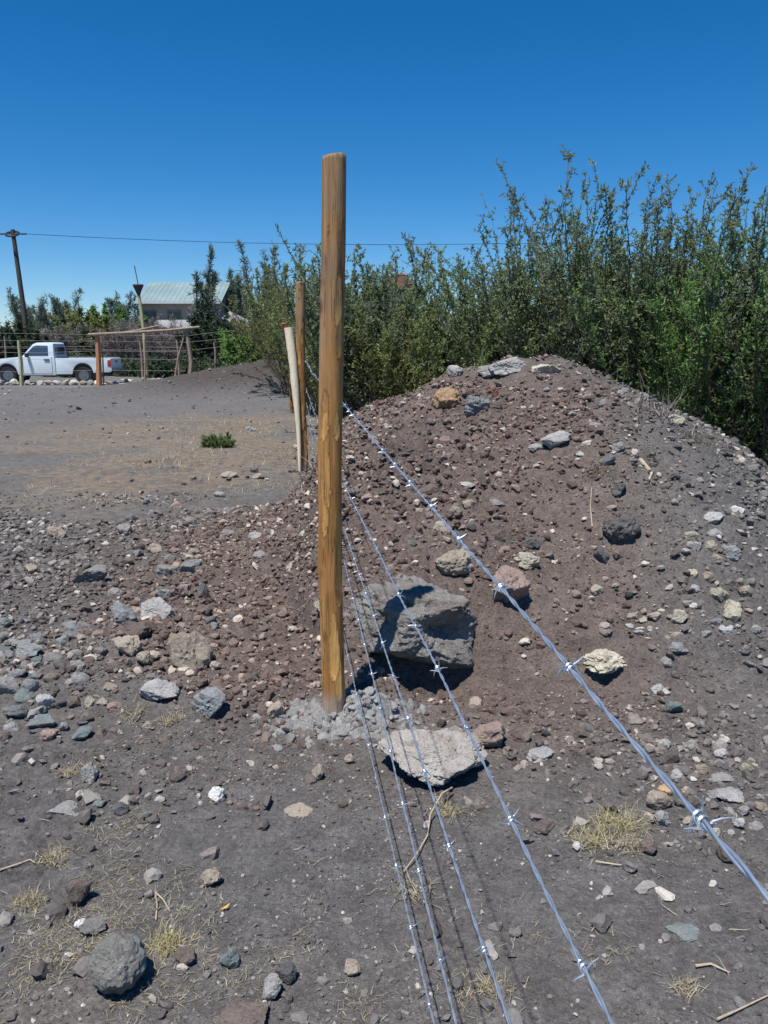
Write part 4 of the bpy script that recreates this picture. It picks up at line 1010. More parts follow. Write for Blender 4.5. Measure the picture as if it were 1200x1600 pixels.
# small plants -----------------------------------------------------
P = hit(345, 699)
shrub('small_shrub', P, .30, .2, 'hedge', seed=61, n_stem=40, n_twig=10, n_leaf=8, ll=.035, lw=.012, lean=.8, clear=.05, up=.03, twl=.12, stem_r=.003, bias=.6, base_r=.35, label='small green shrub alone on the straw coloured ground left of the second post', cat='shrub')
def tuft(name, u, v, n, L, spread, leaf, label, seed, droop=-.18, cat='grass tuft', group=None, lw=.0022):
    q = np.random.RandomState(seed); n = int(n * (2.6 if lw < .003 else 1)); P = hit(u, v); x = P[0] + q.randn(n) * spread; y = P[1] + q.randn(n) * spread * .7
    z = height(x, y); Lq = L * (.4 + .8 * q.rand(n)); az = q.rand(n) * 6.28; el = q.uniform(-.05, 1.15, n) * (1 if droop < -.1 else 1.1)
    D = np.stack([np.cos(az) * np.cos(el), np.sin(az) * np.cos(el), np.sin(el)], -1)
    S = arc(q, np.stack([x, y, z], -1) - P, D, Lq, 6, droop, .34)
    side = norm(np.cross(D, [0, 0, 1.0]))[:, None] * (np.array([1, .95, .8, .6, .35, .08]) * lw / 2)[None, :, None]
    V = np.stack([S - side, S + side], 2); ii = np.arange(n * 12).reshape(n, 6, 2)
    F = np.stack([ii[:, :-1, 0], ii[:, :-1, 1], ii[:, 1:, 1], ii[:, 1:, 0]], -1).reshape(-1, 4)
    o = link(name, mk_mesh(name, V.reshape(-1, 3), F, LM[leaf], False, {'tint': ('FACE', np.repeat(q.rand(n), 5))}), None, P)
    return tag(o, label, cat, group)
tuft('grass_tuft', 962, 1292, 150, .10, .032, 'yellow', 'largest pale yellow dry grass tuft on the soil right of the wires', 71)
tuft('grass_tuft', 925, 1318, 90, .09, .035, 'yellow', 'flattened yellow grass just left of the largest tuft', 72)
tuft('grass_tuft', 985, 1325, 60, .07, .03, 'straw', 'sparse dry grass just right of the largest tuft', 73)
tuft('grass_tuft', 85, 1345, 110, .06, .025, 'straw', 'dry grass tuft left of the rough brown lump in the foreground', 74)
tuft('grass_tuft', 42, 1412, 90, .055, .022, 'straw', 'dry grass tuft near the left edge above the lichen boulder', 75)
tuft('grass_tuft', 262, 1478, 110, .07, .022, 'yellow', 'upright yellow dry grass tuft above the brown grey stone in straw', 76)
tuft('grass_tuft', 110, 1212, 60, .06, .02, 'straw', 'thin dry tuft beside the pale notched stone at the left', 77)
tuft('grass_tuft', 205, 1120, 50, .08, .03, 'straw', 'dry tuft under the pale greenish grey rock at the rubble front', 78)
tuft('grass_tuft', 265, 1130, 60, .08, .03, 'straw', 'dry tuft between the pale greenish rock and the blue grey blocky rock', 79)
tuft('grass_tuft', 770, 1550, 60, .05, .02, 'straw', 'dry grass tuft at the bottom edge between the lowest wires and the middle one', 80)
tuft('grass_tuft', 1070, 1545, 45, .05, .018, 'straw', 'dry broken tuft at the lower right below the teal stone', 81)
tuft('grass_tuft', 935, 590 + 150, 60, .12, .05, 'dry', 'matted dry roots on the upper right face of the mound', 82, cat='dry weed')
tuft('grass_tuft', 1090, 690, 60, .16, .06, 'dry', 'dry grass at the right foot of the mound below the hedge', 83)
tuft('grass_tuft', 700, 1268, 55, .06, .02, 'yellow', 'short yellow tuft at the front of the large pale slab', 84)
tuft('grass_tuft', 640, 1395, 30, .09, .03, 'straw', 'dry wisps caught round the second lowest wire', 85)
tuft('dry_weed', 560, 640, 70, .38, .12, 'bare', 'tangled pale dead weed right of the near post where the mound begins', 86, droop=.02, cat='dry weed', lw=.006)
tuft('dry_weed', 505, 720, 70, .30, .13, 'bare', 'dead weed with dark gaps between the near post and the second post', 87, droop=.0, cat='dry weed', lw=.007)
tuft('dry_weed', 680, 575, 160, .55, .35, 'dry', 'brown dry weeds at the hedge foot behind the left slope of the mound', 88, droop=.05, cat='dry weed', lw=.012)
tuft('dry_weed', 1040, 655, 80, .3, .12, 'bare', 'grey twiggy debris on the right skyline of the mound', 89, droop=.0, cat='dry weed', lw=.006)
# straw litter on the flat ground: nobody could count it
def straw(name, n, x0, x1, y0, y1, L, lw, seed, dens_, leaf='straw', el0=.0, el1=.35):
    q = np.random.RandomState(seed); y = q.uniform(y0, y1, n); x = q.uniform(x0, x1, n); ok = q.rand(n) < dens_(x, y); x, y = x[ok], y[ok]; n = len(x)
    z = height(x, y) + .003; az = q.rand(n) * 6.28; el = q.uniform(el0, el1, n)
    D = np.stack([np.cos(az) * np.cos(el), np.sin(az) * np.cos(el), np.sin(el)], -1)
    S = arc(q, np.stack([x, y, z], -1), D, L * (.3 + q.rand(n)), 4, -.05, .25)
    side = norm(np.cross(D, [0, 0, 1.0]))[:, None] * (np.array([1, .9, .6, .1]) * lw / 2)[None, :, None]
    V = np.stack([S - side, S + side], 2); ii = np.arange(n * 8).reshape(n, 4, 2)
    F = np.stack([ii[:, :-1, 0], ii[:, :-1, 1], ii[:, 1:, 1], ii[:, 1:, 0]], -1).reshape(-1, 4)
    kind(link(name, mk_mesh(name, V.reshape(-1, 3), F, LM[leaf], False, {'tint': ('FACE', np.repeat(q.rand(n), 3))})), 'stuff')
cl = lambda x, y, s, o, lo, hi: sstep(lo, hi, n2(x, y, s, 3, o))
straw('straw_litter', 52000, -1.25, .75, 1.4, 2.9, .028, .0016, 91, lambda x, y: cl(x, y, 3.6, 5., -.1, .75) * (sstep(2.25, 1.8, y + .35 * np.abs(x + .2)) + .45 * sstep(-.45, -.8, x) + .06))
straw('dry_grass_cover', 24000, -5.5, -.6, 7.6, 20, .10, .006, 92, lambda x, y: np.clip(gauss(x, y, -1.9, 9.8, 1.6, 2.2) + gauss(x, y, -2.4, 14, 2, 3), 0, 1) * cl(x, y, 1.5, 8., -.4, .5) + .02, el1=.8)
straw('fallen_twigs', 900, -2.4, 2.6, 1.0, 6.0, .05, .0028, 93, lambda x, y: .6, 'straw')
def twig(name, pts, rad, label, mat=STEMG, cat='twig'):
    P0 = hit(*pts[0]); m_ = MB(); L = []
    for i, (u, v, *dz) in enumerate(pts):
        p = hit(u, v); p[2] = gz(p[0], p[1]) + (dz[0] if dz else .008); L.append(p - P0)
    m_.tube(np.array(L), np.linspace(rad, rad * .5, len(L)), 6); o = m_.build(name, mat, None, True, loc=P0); return tag(o, label, cat)
DRYW = plain('dry_twig_wood', (.40, .33, .24), .9, .2, 30)
twig('twig', [(244, 1444), (246, 1420), (243, 1402)], .0022, 'left of two pale crossing twigs in the lower left foreground', DRYW)
twig('twig', [(244, 1400), (256, 1412), (266, 1432)], .0022, 'right of two pale crossing twigs in the lower left foreground', DRYW)
twig('twig', [(0, 1368), (30, 1352), (48, 1350), (55, 1356)], .003, 'curved pale twig at the left picture edge', DRYW)
twig('twig', [(930, 1352), (960, 1356), (995, 1359)], .003, 'straight pale twig lying right of the small white stone', DRYW)
twig('twig', [(1120, 1600), (1150, 1582), (1200, 1560)], .003, 'long curved stalk in the bottom right corner', DRYW)
twig('twig', [(1086, 1515), (1110, 1512), (1140, 1524)], .0035, 'stout curved twig below the teal stone', DRYW)
twig('twig', [(706, 1244, .03), (690, 1262, .05), (672, 1285, .03), (668, 1310, .01), (650, 1345, .02), (630, 1368, .01)], .0032, 'twisting dead stalk lying under the wires below the slab', DRYW)
twig('twig', [(985, 805), (1015, 765), (1050, 720)][::-1] and [(925, 830), (922, 800), (924, 770)], .0035, 'thin pale root hanging down the mound face', DRYW)
twig('stick', [(1000, 722), (1018, 742), (1012, 760)], .012, 'pale bent stick on the upper right of the mound', DRYW)
for (u, v, mt, lab) in ((151, 1193, (.62, .48, .10), 'yellow fallen leaf on dark soil at the left of the foreground'), (352, 1424, (.60, .36, .08), 'orange yellow fallen leaf near the round pale stone'), (268, 1503 - 38, (.55, .5, .14), 'yellow green leaf in the dry tuft above the brown grey stone')):
    P = hit(u, v); m_ = MB(); a = np.linspace(0, 2 * math.pi, 14, endpoint=False)
    ol = np.stack([.014 * np.cos(a), .0055 * np.sin(a) * (1 - .3 * np.cos(a)), .004 * np.cos(a) ** 2], -1)
    m_.add(np.concatenate([ol, [[0, 0, -.001]]]), [(i, (i + 1) % 14, 14) for i in range(14)])
    o = m_.build('fallen_leaf', plain('fallen_leaf_' + str(u), mt, .6, .2, 60), None, True, loc=(P[0], P[1], gz(P[0], P[1]) + .010), rot=(.3, .2, u * .1)); tag(o, lab, 'leaf')
# ------------------------------------------------------------------ truck
PAINT = NT('white_truck_paint').out((.62, .70, .74), .28, None, .0, .5)
GLASS = NT('dark_window_glass').out((.045, .07, .10), .06, None, .0, .8)
RUBBER = NT('tyre_rubber').out((.018, .018, .02), .85)
BLACKP = NT('black_plastic').out((.02, .021, .025), .5)
STEEL = NT('wheel_steel').out((.22, .23, .24), .4, None, .7)
LAMPR = NT('red_lamp_plastic').out((.32, .03, .035), .25)
SEAM = NT('door_seam').out((.06, .07, .08), .8)
LAMPW = NT('clear_lamp_plastic').out((.6, .62, .6), .2)
TY = 33.4; tr_s = px_scale(TY, 0); TX = (131 - 600) * tr_s; TZ = gz(TX, TY) + .03
truck = empty('pickup_truck', (TX, TY, TZ), R(3))
tag(truck, 'white single cab pickup truck parked behind the wire fence at the left', 'pickup truck')
# local frame: origin under the rear wheel on the near side; -x towards the bonnet, y away from the camera
WB = 3.05; Wd = 1.66
def arch(cx, r, z0, n=12, a0=0.0, a1=math.pi):
    return [(cx + r * math.cos(a), z0 + r * math.sin(a)) for a in np.linspace(a0, a1, n)]
def lower_body():
    o_ = [(-WB - .88, .42), (-WB - .93, .66), (-WB - .86, .86), (-WB - .45, .99), (-WB + .42, 1.07), (-WB + .55, 1.10), (-1.12, 1.10), (-1.10, .34)]
    o_ += [(-WB + .46, .34)] + arch(-WB, .42, .40) [0:] + [(-WB - .46, .36)]
    return o_
m_ = MB(); m_.prism(lower_body(), 0, Wd); body = m_.build('cab_body', PAINT, truck, True, .035)
# bed with inside hollow
bedm = MB()
side = [(-1.08, .38), (-1.08, 1.03), (1.13, 1.03), (1.17, .52), (1.10, .46), (.47, .44)] + arch(0, .42, .42) + [(-.46, .38)]
bedm.prism(side, 0, .07); bedm.build('bed_side', PAINT, truck, True, .018)
bedm = MB(); bedm.prism(side, Wd - .07, Wd); bedm.build('bed_side', PAINT, truck, True, .018)
m_ = MB(); m_.box((.02, Wd / 2, .60), (2.2, Wd - .16, .05)); m_.build('bed_floor', BLACKP, truck)
m_ = MB(); m_.box((-1.05, Wd / 2, .82), (.05, Wd - .15, .42)); m_.build('bed_front_panel', PAINT, truck, bevel=.01)
tg = MB(); tg.box((1.12, Wd / 2, .80), (.05, Wd - .15, .46)); tgo = tg.build('tailgate', PAINT, truck, bevel=.015)
m_ = MB(); m_.box((1.155, Wd / 2, .88), (.02, .22, .07)); m_.build('handle', BLACKP, tgo, bevel=.005)
for yy_ in (.0, Wd):
    m_ = MB(); m_.tube([(-1.0, yy_ + (.03 if yy_ == 0 else -.03), 1.08), (1.05, yy_ + (.03 if yy_ == 0 else -.03), 1.08)], .018, 8)
    for xx_ in (-.95, -.2, .5, 1.0): m_.tube([(xx_, yy_ + (.03 if yy_ == 0 else -.03), 1.02), (xx_, yy_ + (.03 if yy_ == 0 else -.03), 1.08)], .014, 6)
    m_.build('bed_rail', BLACKP, truck, True)
# cab upper, tapering inwards
V = []; base_o = [(-WB + .48, 1.09), (-1.13, 1.09), (-1.15, 1.62), (-1.28, 1.665), (-1.95, 1.655), (-2.10, 1.60)]
base_o = [(-WB + .62, 1.09), (-1.13, 1.09), (-1.17, 1.62), (-1.28, 1.665), (-1.82, 1.655), (-1.98, 1.59)]
nb = len(base_o); ins = lambda z: .02 + (z - 1.09) * .22
V = [(x, ins(z), z) for x, z in base_o] + [(x, Wd - ins(z), z) for x, z in base_o]
Fc = [tuple(range(nb)), tuple(range(2 * nb - 1, nb - 1, -1))] + [(i, i + nb, (i + 1) % nb + nb, (i + 1) % nb) for i in range(nb)]
m_ = MB(); m_.add(V, Fc); m_.build('cab_top', PAINT, truck, True, .03)
def pane(name, o_, off=-.012):
    m_ = MB(); V = [(x, ins(z) + off, z) for x, z in o_] + [(x, ins(z) + off + .03, z) for x, z in o_]; n = len(o_)
    m_.add(V, [tuple(range(n)), tuple(range(2 * n - 1, n - 1, -1))] + [(i, i + n, (i + 1) % n + n, (i + 1) % n) for i in range(n)]); return m_.build(name, GLASS, truck)
pane('side_window', [(-WB + .74, 1.13), (-1.36, 1.13), (-1.38, 1.53), (-1.84, 1.54), (-1.96, 1.50)])
wn = MB(); a_ = np.array([(-WB + .68, .16, 1.13), (-WB + .68, Wd - .16, 1.13), (-2.03, Wd - .24, 1.57), (-2.03, .24, 1.57)]); nn = np.array([-.045, 0, .05])
wn.add(np.concatenate([a_ + nn * .6, a_ - nn * .2]), [(0, 1, 2, 3), (7, 6, 5, 4), (0, 4, 5, 1), (1, 5, 6, 2), (2, 6, 7, 3), (3, 7, 4, 0)]); wn.build('windscreen', GLASS, truck)
wn = MB(); wn.box((-1.14, Wd / 2, 1.36), (.02, 1.1, .32)); wn.build('rear_window', GLASS, truck)
dr = MB()
for x in (-WB + .66, -1.22):
    dr.box((x, -.003, .74), (.014, .008, .70))
dr.box(((-WB + .66 - 1.22) / 2, -.003, .40), (WB - 1.88, .008, .012)); dr.build('door_seam', SEAM, truck)
dh = MB(); dh.box((-1.42, -.018, .97), (.22, .035, .06)); dh.build('door_handle', BLACKP, truck, True, .012)
mr = MB(); mr.box((-WB + .88, -.12, 1.15), (.12, .18, .16)); mr.build('mirror', BLACKP, truck, True, .03)
bp = MB(); bp.box((1.25, Wd / 2, .50), (.14, Wd - .1, .13)); bp.build('rear_bumper', BLACKP, truck, True, .03)
bp = MB(); bp.box((-WB - .90, Wd / 2, .50), (.16, Wd - .04, .22)); bp.build('front_bumper', PAINT, truck, True, .05)
for yy_ in (.0, Wd):
    tl_ = MB(); s_ = -1 if yy_ == 0 else 1
    tl_.box((1.09, yy_ + s_ * .004, .82), (.15, .03, .26)); tl_.build('tail_light', LAMPR, truck, True, .02)
    tl_ = MB(); tl_.box((-WB - .86, yy_ - s_ * .2, .76), (.12, .34, .16)); tl_.build('headlight', LAMPW, truck, True, .03)
def wheel(x, y):
    w_ = MB(); n = 28; prof = [(.21, -.09), (.31, -.1), (.345, -.07), (.355, 0), (.345, .07), (.31, .1), (.21, .09)]
    V = [(r_ * math.cos(a), d_, r_ * math.sin(a)) for r_, d_ in prof for a in np.arange(n) * 2 * math.pi / n]
    w_.add(V, [(i * n + j, i * n + (j + 1) % n, (i + 1) * n + (j + 1) % n, (i + 1) * n + j) for i in range(len(prof) - 1) for j in range(n)])
    t_ = w_.build('wheel', RUBBER, truck, True, loc=(x, y, .345))
    r_ = MB(); r_.tube([(0, -.075, 0), (0, .08, 0)], .212, 24); r_.tube([(0, -.10, 0), (0, -.06, 0)], .06, 12)
    for k in range(8): a = k * math.pi / 4; r_.tube([(.13 * math.cos(a), -.088, .13 * math.sin(a)), (.13 * math.cos(a), -.07, .13 * math.sin(a))], .03, 8)
    r_.build('rim', STEEL, t_, True)
for x in (0, -WB):
    for y in (.14, Wd - .14): wheel(x, y)
    m_ = MB(); m_.box((x, Wd / 2, .62), (.86, Wd - .2, .40)); m_.build('wheel_well', BLACKP, truck)
m_ = MB(); m_.box((-WB / 2, Wd / 2, .42), (WB + .6, Wd - .5, .22)); m_.build('chassis', BLACKP, truck)

# ------------------------------------------------------------------ far fence with gate frame
FW = plain('weathered_pole_wood', (.26, .20, .15), .9, .25, 10, bump=.01)
FWO = plain('orange_fresh_wood', (.42, .19, .09), .85, .2, 10, bump=.01)
FWY = plain('yellow_green_pole', (.42, .38, .20), .85, .2, 8)
FD = 31.6
def pole_px(name, pts, y, rad, mat, parent=None, label=None, cat='pole', taper=.8, ext=True):
    P = [at_depth(u, v, y) for u, v in pts]; P = np.array(P)
    g = gz(P[0][0], y); 
    if ext: P[0][2] = g - .1
    o_ = P[0].copy(); o_[2] = g if ext else P[0][2]
    org = np.array(parent.location) if parent is not None else o_
    m_ = MB(); m_.tube(P - org, np.linspace(rad, rad * taper, len(P)), 9, True, .12, 5)
    ob = m_.build(name, mat, parent, True, loc=None if parent is not None else o_)
    if label and parent is None: tag(ob, label, cat)
    elif label: ob['label'] = label
    return ob
gb = at_depth(154, 598, FD); gate = empty('gate_frame', (gb[0], FD, gz(gb[0], FD)))
tag(gate, 'crude gate frame of wooden poles right of the truck, with a long crossbar', 'gate')
pole_px('gate_post', [(155, 600), (154, 560), (152, 524)], FD, .115, FWO, gate, 'straight orange wooden post')
pole_px('gate_post', [(295, 587), (299, 565), (295, 540), (291, 515)], FD, .10, FW, gate, 'gnarly bent grey post')
pole_px('crossbar', [(138, 523), (200, 520), (262, 516), (312, 511)], FD - .12, .06, FW, gate, None, ext=False)
pole_px('crossbar', [(186, 521), (215, 516), (248, 509)], FD + .10, .045, FW, gate, None, ext=False)
pole_px('brace', [(270, 592), (278, 560), (289, 520)], FD - .05, .04, FW, gate)
ff = empty('wire_fence', (at_depth(30, 602, FD + .3)[0], FD + .3, 0)); tag(ff, 'thin far wire fence on uneven wooden posts, crossing in front of the truck and house', 'fence')
for (a, b, rad, mt, y) in (((34, 604), (29, 532), .075, FWY, FD), ((162, 600), (157, 512), .03, FW, FD + .2), ((226, 592), (226, 530), .05, FW, FD + 1), ((222, 572), (218, 532), .06, FW, FD + 6), ((279, 570), (276, 531), .06, FW, FD + 6), ((356, 562), (352, 529), .055, FW, FD + 6), ((336, 560), (334, 534), .05, FW, FD + 8), ((434, 560), (432, 520), .05, FW, FD + 4), ((8, 560), (7, 525), .05, FW, FD + 7)):
    pole_px('post', [a, ((a[0] + b[0]) / 2 + 1, (a[1] + b[1]) / 2), b], y, rad, mt, ff)
FWIRE = NT('far_wire').out((.20, .20, .21), .6, None, .3)
for (v0, v1, v2, y) in ((541, 541, 538, FD), (550, 548, 546, FD), (560, 560, 558, FD), (580, 578, 576, FD), (520, 523, 516, FD + 6), (531, 533, 528, FD + 6), (543, 546, 540, FD + 6)):
    P = np.array([at_depth(-40, v0, y), at_depth(60, v0 + 1.5, y), at_depth(154, v1, y), at_depth(290, v1 + 2, y), at_depth(352, v2 + 1, y), at_depth(445, v2 - 3, y)])
    if v0 >= 541 and y == FD: P = P[:4]
    m_ = MB(); m_.tube(P - np.array(ff.location), .005, 5); m_.build('wire', FWIRE, ff, True)
# pole with a basket like funnel and a rod
fp = at_depth(226, 560, 40.); fl = empty('funnel_pole', (fp[0], 40., gz(fp[0], 40.)))
tag(fl, 'leaning pale pole carrying a dark funnel and thin rod beside the house corner', 'pole')
pole_px('shaft', [(228, 556), (225, 520), (220, 480), (217, 462)], 40., .10, FWY, fl, None, taper=.75)
org = np.array(fl.location)
c0 = at_depth(217, 463, 40.) - org; c1 = at_depth(216, 446, 40.) - org
m_ = MB(); m_.tube([c0, c0 * .5 + c1 * .5, c1, c1 + [0, 0, .05]], [.05, .14, .27, .24], 14, True, .25, 7); m_.build('funnel', plain('dark_straw', (.06, .05, .05), .95, .4, 20), fl)
m_ = MB(); m_.tube([c1, at_depth(213, 430, 40.) - org, at_depth(210, 415, 40.) - org], .022, 6); m_.build('rod', plain('dark_rod', (.05, .05, .055), .8), fl, True)

# row of pale stones beneath the truck
q = np.random.RandomState(15); sm = [rock_mesh('fence_line_stone', 820 + k, (1, .7, .75), M[('lgrey', 'cream', 'slab', 'tan')[k % 4]], sub=3, cuts=8, rough=.1) for k in range(8)]
u = -6.; k = 0
while u < 185:
    w_ = q.uniform(7, 16); P = at_depth(u + w_ / 2, 598 + q.uniform(-2, 3), FD + .55 + q.uniform(-.1, .2)); s = w_ * px_scale(FD) / 2 * 1.12; z = gz(P[0], P[1])
    o = link('fence_line_stone', sm[k % 8], None, (P[0], P[1], z + s * .45), (q.randn() * .2, q.randn() * .2, q.randn() * .3), (s, s, s * q.uniform(.75, 1.15)))
    tag(o, 'pale stone in the row lying along the fence in front of the truck', 'stone', 'row of pale stones in front of the truck'); u += w_ * .95; k += 1
for k in range(16):
    uu = q.uniform(190, 300); P = at_depth(uu, 590, 35.5 + q.uniform(-.8, 1.2)); s = q.uniform(.07, .2); z = gz(P[0], P[1])
    o = link('track_stone', sm[k % 8], None, (P[0], P[1], z + s * .3), (q.randn() * .2, q.randn() * .2, q.rand() * 6), (s, s, s * .8))
    tag(o, 'stone beside the pale track under the gate crossbar', 'stone', 'stones beside the pale track')
trk = MB(); n = 30; xs = np.linspace(-17.5, -6.2, n)
V = []; 
for x in xs:
    for yv in (32.6 + .15 * math.sin(x), 33.0, 33.4, 33.9 + .12 * math.sin(2 * x)): V.append((x, yv, gz(x, yv) + .02))
trk.add(V, [(i * 4 + j, i * 4 + j + 1, i * 4 + 5 + j, i * 4 + 4 + j) for i in range(n - 1) for j in range(3)])
kind(trk.build('dirt_track', plain('pale_track_dust', (.34, .32, .29), .97, .15, 2, bump=.02), None, True), 'structure')

# ------------------------------------------------------------------ house beyond the trees
HD = 58.
WALL = plain('grey_brown_wall', (.30, .25, .21), .9, .12, 3)
ROOFM = NT('pale_green_iron_roof'); t = ROOFM; wv = t.n('ShaderNodeTexWave'); wv.inputs['Scale'].default_value = 3.2; t.l(t.coord(), wv.inputs['Vector'])
ROOFM = t.out(t.ramp(t.noise(.8, 3, .6, t.coord()), [(.3, (.22, .31, .31)), (.7, (.30, .40, .39))]), .45, t.bump(wv.outputs['Fac'], .03, .6), .2)
hs = px_scale(HD)
xl, xr = at_depth(216, 540, HD)[0], at_depth(350, 540, HD)[0]; ze = at_depth(216, 470, HD)[2]; zr = at_depth(216, 441, HD + 3.5)[2]
house = empty('house', ((xl + xr) / 2, HD + 3.5, 0)); tag(house, 'two storey house with pale green iron roof beyond the bushes', 'house')
hw = (xr - xl) / 2
m_ = MB(); m_.prism([(-3.4, -.2), (-3.4, ze - .15), (0, zr - .2), (3.4, ze - .15), (3.4, -.2)], -hw + .2, hw - .2)
o = m_.build('wall', WALL, house, rot=None); o.rotation_euler = (0, 0, R(90))
def roof_sheet(y0, z0, y1, z1):
    nseg = 90; xs = np.linspace(-hw, hw, nseg); V = []
    for x, i in zip(xs, range(nseg)):
        d = .018 * (i % 2)
        V += [(x, y0, z0 + d), (x, y1, z1 + d), (x, y0, z0 + d - .05), (x, y1, z1 + d - .05)]
    F = []
    for i in range(nseg - 1):
        a, b = i * 4, i * 4 + 4; F += [(a, b, b + 1, a + 1), (a + 2, a + 3, b + 3, b + 2), (a, a + 2, b + 2, b), (a + 1, b + 1, b + 3, a + 3)]
    F += [(0, 1, 3, 2), ((nseg - 1) * 4, (nseg - 1) * 4 + 2, (nseg - 1) * 4 + 3, (nseg - 1) * 4 + 1)]
    return V, F
m_ = MB(); m_.add(*roof_sheet(-3.85, ze - .1, 0.0, zr)); m_.build('roof_slope', ROOFM, house)
m_ = MB(); m_.add(*roof_sheet(3.85, ze - .1, 0.02, zr)); m_.build('roof_slope', ROOFM, house)
m_ = MB(); m_.box((0, -3.86, ze - .13), (2 * hw + .05, .06, .16)); m_.build('fascia', plain('white_fascia', (.55, .57, .57), .7), house)
WF = NT('window_dark').out((.03, .035, .045), .15)
for x in (-2.1, -.4, 1.4):
    m_ = MB(); m_.box((x, -3.42, ze - 1.15), (1.0, .08, .95)); fr = m_.build('window', plain('window_frame', (.2, .17, .15), .8), house, bevel=.01)
    for sx in (-.24, .24): m_ = MB(); m_.box((x + sx, -3.465, ze - 1.15), (.40, .02, .8)); m_.build('pane', WF, fr)
pz = at_depth(260, 500, HD - 2)[2]; px0, px1 = at_depth(246, 500, HD)[0] - house.location[0], at_depth(318, 500, HD)[0] - house.location[0]
m_ = MB(); m_.add([(px0, -5.8, pz - .55), (px1, -5.8, pz - .55), (px1, -3.45, pz + .05), (px0, -3.45, pz + .05), (px0, -5.8, pz - .5), (px1, -5.8, pz - .5), (px1, -3.45, pz + .1), (px0, -3.45, pz + .1)],
    [(0, 1, 2, 3), (4, 7, 6, 5), (0, 4, 5, 1), (1, 5, 6, 2), (2, 6, 7, 3), (3, 7, 4, 0)]); m_.build('porch_roof', plain('grey_iron_sheet', (.36, .38, .39), .45, .1, 2, .2), house)
for x in (px0 + .15, (px0 + px1) / 2, px1 - .15): m_ = MB(); m_.tube([(x, -5.7, -.1), (x, -5.7, pz - .56)], .06, 8); m_.build('porch_post', FW, house, True)
# small shed at the right of the house
sp_ = at_depth(368, 500, 55.); shed = empty('shed', (sp_[0], 55., 0)); tag(shed, 'small shed with light blue grey lean-to roof right of the house', 'shed')
zt, zb = at_depth(360, 487, 55.)[2], at_depth(375, 507, 55.)[2]
m_ = MB(); m_.prism([(-.6, -.1), (-.6, zt - .08), (.9, zb - .02), (.9, -.1)], 0, 2.0); m_.build('wall', WALL, shed)
m_ = MB(); m_.add([(-.75, -.9, zt - .5), (-.75, 2.1, zt + .1), (1.1, 2.1, zb), (1.1, -.9, zb - .6), (-.75, -.9, zt - .46), (-.75, 2.1, zt + .14), (1.1, 2.1, zb + .04), (1.1, -.9, zb - .56)],
    [(0, 1, 2, 3), (4, 7, 6, 5), (0, 4, 5, 1), (1, 5, 6, 2), (2, 6, 7, 3), (3, 7, 4, 0)]); m_.build('roof', plain('blue_grey_iron', (.38, .44, .50), .4, .08, 2, .2), shed)
# red tiled house behind the hedge
RD = 48.; rp = at_depth(628, 440, RD); rh = empty('red_roof_house', (rp[0], RD + 3, 0)); tag(rh, 'house behind the hedge of which only the red brown tiled roof shows', 'house')
rx0, rx1 = at_depth(592, 450, RD)[0] - rp[0], at_depth(660, 450, RD)[0] - rp[0]; rz0 = at_depth(628, 452, RD)[2]; rz1 = at_depth(628, 431, RD + 3)[2]
m_ = MB(); m_.box(((rx0 + rx1) / 2, 0, rz0 / 2 - .1), (rx1 - rx0 - .5, 5, rz0)); m_.build('wall', plain('cream_wall', (.42, .36, .28), .9), rh)
TILE = plain('red_brown_tiles', (.20, .105, .075), .85, .25, 6, bump=.03)
rr_ = MB(); rr_.add([(rx0, -3, rz0), (rx1, -3, rz0), (rx1, 3, rz0), (rx0, 3, rz0), (rx0 + .7, 0, rz1), (rx1 - .9, 0, rz1)], [(0, 1, 5, 4), (1, 2, 5), (2, 3, 4, 5), (3, 0, 4), (3, 2, 1, 0)]); rfo = rr_.build('roof', TILE, rh)
for k in range(1, 9):
    f_ = k / 9; m_ = MB(); y_ = -3 + 3 * f_; z_ = rz0 + (rz1 - rz0) * f_
    m_.box((((rx0 + .7 * f_) + (rx1 - .9 * f_)) / 2, y_, z_ + .02), ((rx1 - .9 * f_) - (rx0 + .7 * f_), .12, .07)); m_.build('tile_course', TILE, rfo)
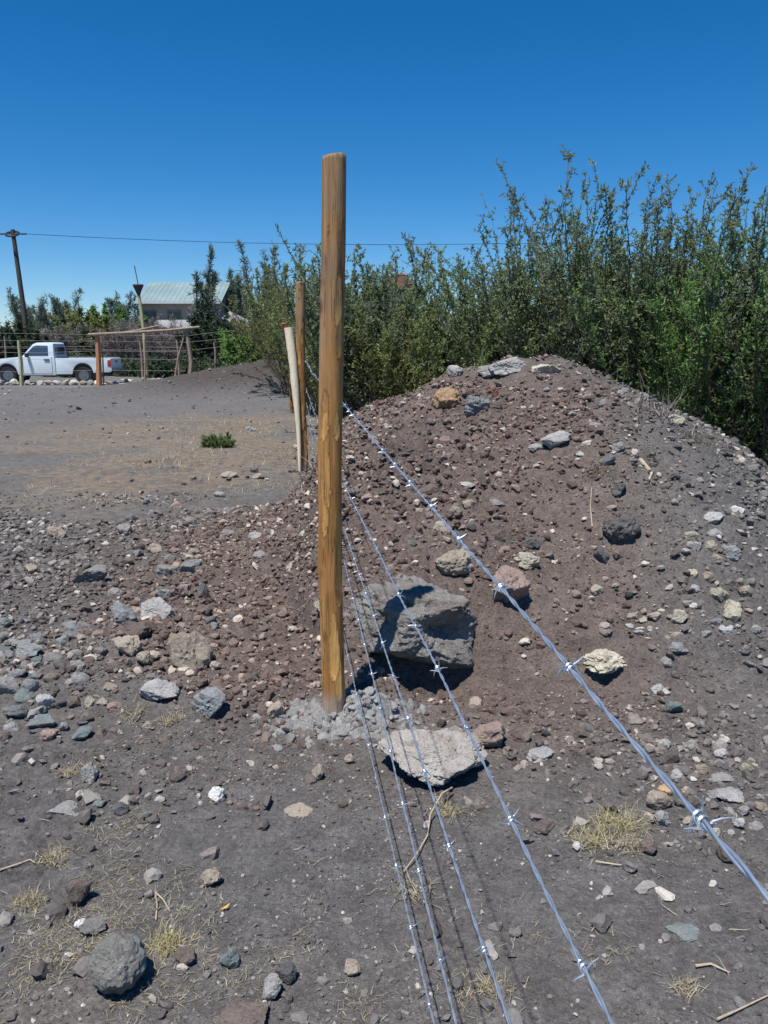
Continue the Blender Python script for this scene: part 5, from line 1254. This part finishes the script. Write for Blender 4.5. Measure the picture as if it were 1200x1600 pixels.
m_ = MB(); m_.tube([(rx0 + .7, 0, rz1 + .04), (rx1 - .9, 0, rz1 + .04)], .11, 8); m_.build('ridge_cap', TILE, rfo)

# ------------------------------------------------------------------ utility pole and its line
UD = 50.; up = empty('utility_pole', (at_depth(45, 538, UD)[0], UD, 0)); tag(up, 'dark leaning wooden utility pole with an oval metal head at the far left', 'utility pole')
org = np.array(up.location); PT = at_depth(20, 362, UD); UB = at_depth(46, 540, UD); UB[2] = -.3
UP = plain('creosoted_wood', (.075, .06, .055), .9, .25, 6)
m_ = MB(); m_.tube([UB - org, (UB + PT) / 2 - org + [.03, 0, 0], PT - org + [0, 0, .12]], [.17, .145, .12], 12); m_.build('shaft', UP, up, True)
hd = at_depth(21, 366, UD) - org; m_ = MB(); a = np.linspace(0, 2 * math.pi, 25)
m_.tube(np.stack([hd[0] + .40 * np.cos(a), hd[1] - .15 + .3 * np.sin(a), hd[2] + .17 * np.sin(a)], -1), .055, 8, False); m_.build('oval_head', BLACKP, up, True)
m_ = MB(); m_.box(hd + [0, -.15, 0], (.74, .08, .08)); m_.build('crossarm', UP, up)
for s_ in (-.62, .62):
    m_ = MB(); m_.tube([hd + [s_ * .8, -.15, .0], hd + [s_ * 1.35, -.15, 0]], [.05, .05], 8); m_.build('insulator', BLACKP, up, True)
A_ = hd + org + [.8, -.15, 0]; B_ = at_depth(760, 381, UD + 4); B2 = at_depth(1400, 350, UD + 8)
L_ = hd + org + [-.8, -.15, 0]; L2 = at_depth(-300, 352, UD)
def sag(a, b, s_, n=24):
    t_ = np.linspace(0, 1, n)[:, None]; p = a + (b - a) * t_; p[:, 2] -= s_ * 4 * (t_ * (1 - t_))[:, 0]; return p
m_ = MB(); m_.tube(np.concatenate([sag(L2, L_, .1, 6)]), .014, 5); m_.tube(np.concatenate([sag(A_, B_, .25), sag(B_, B2, .3)[1:]]), .014, 5)
o = m_.build('power_line', NT('matte_black_cable').out((.01, .01, .012), 1, None, 0, 0.0), None, True); tag(o, 'thin black overhead line from the utility pole across the sky to the right', 'power line')
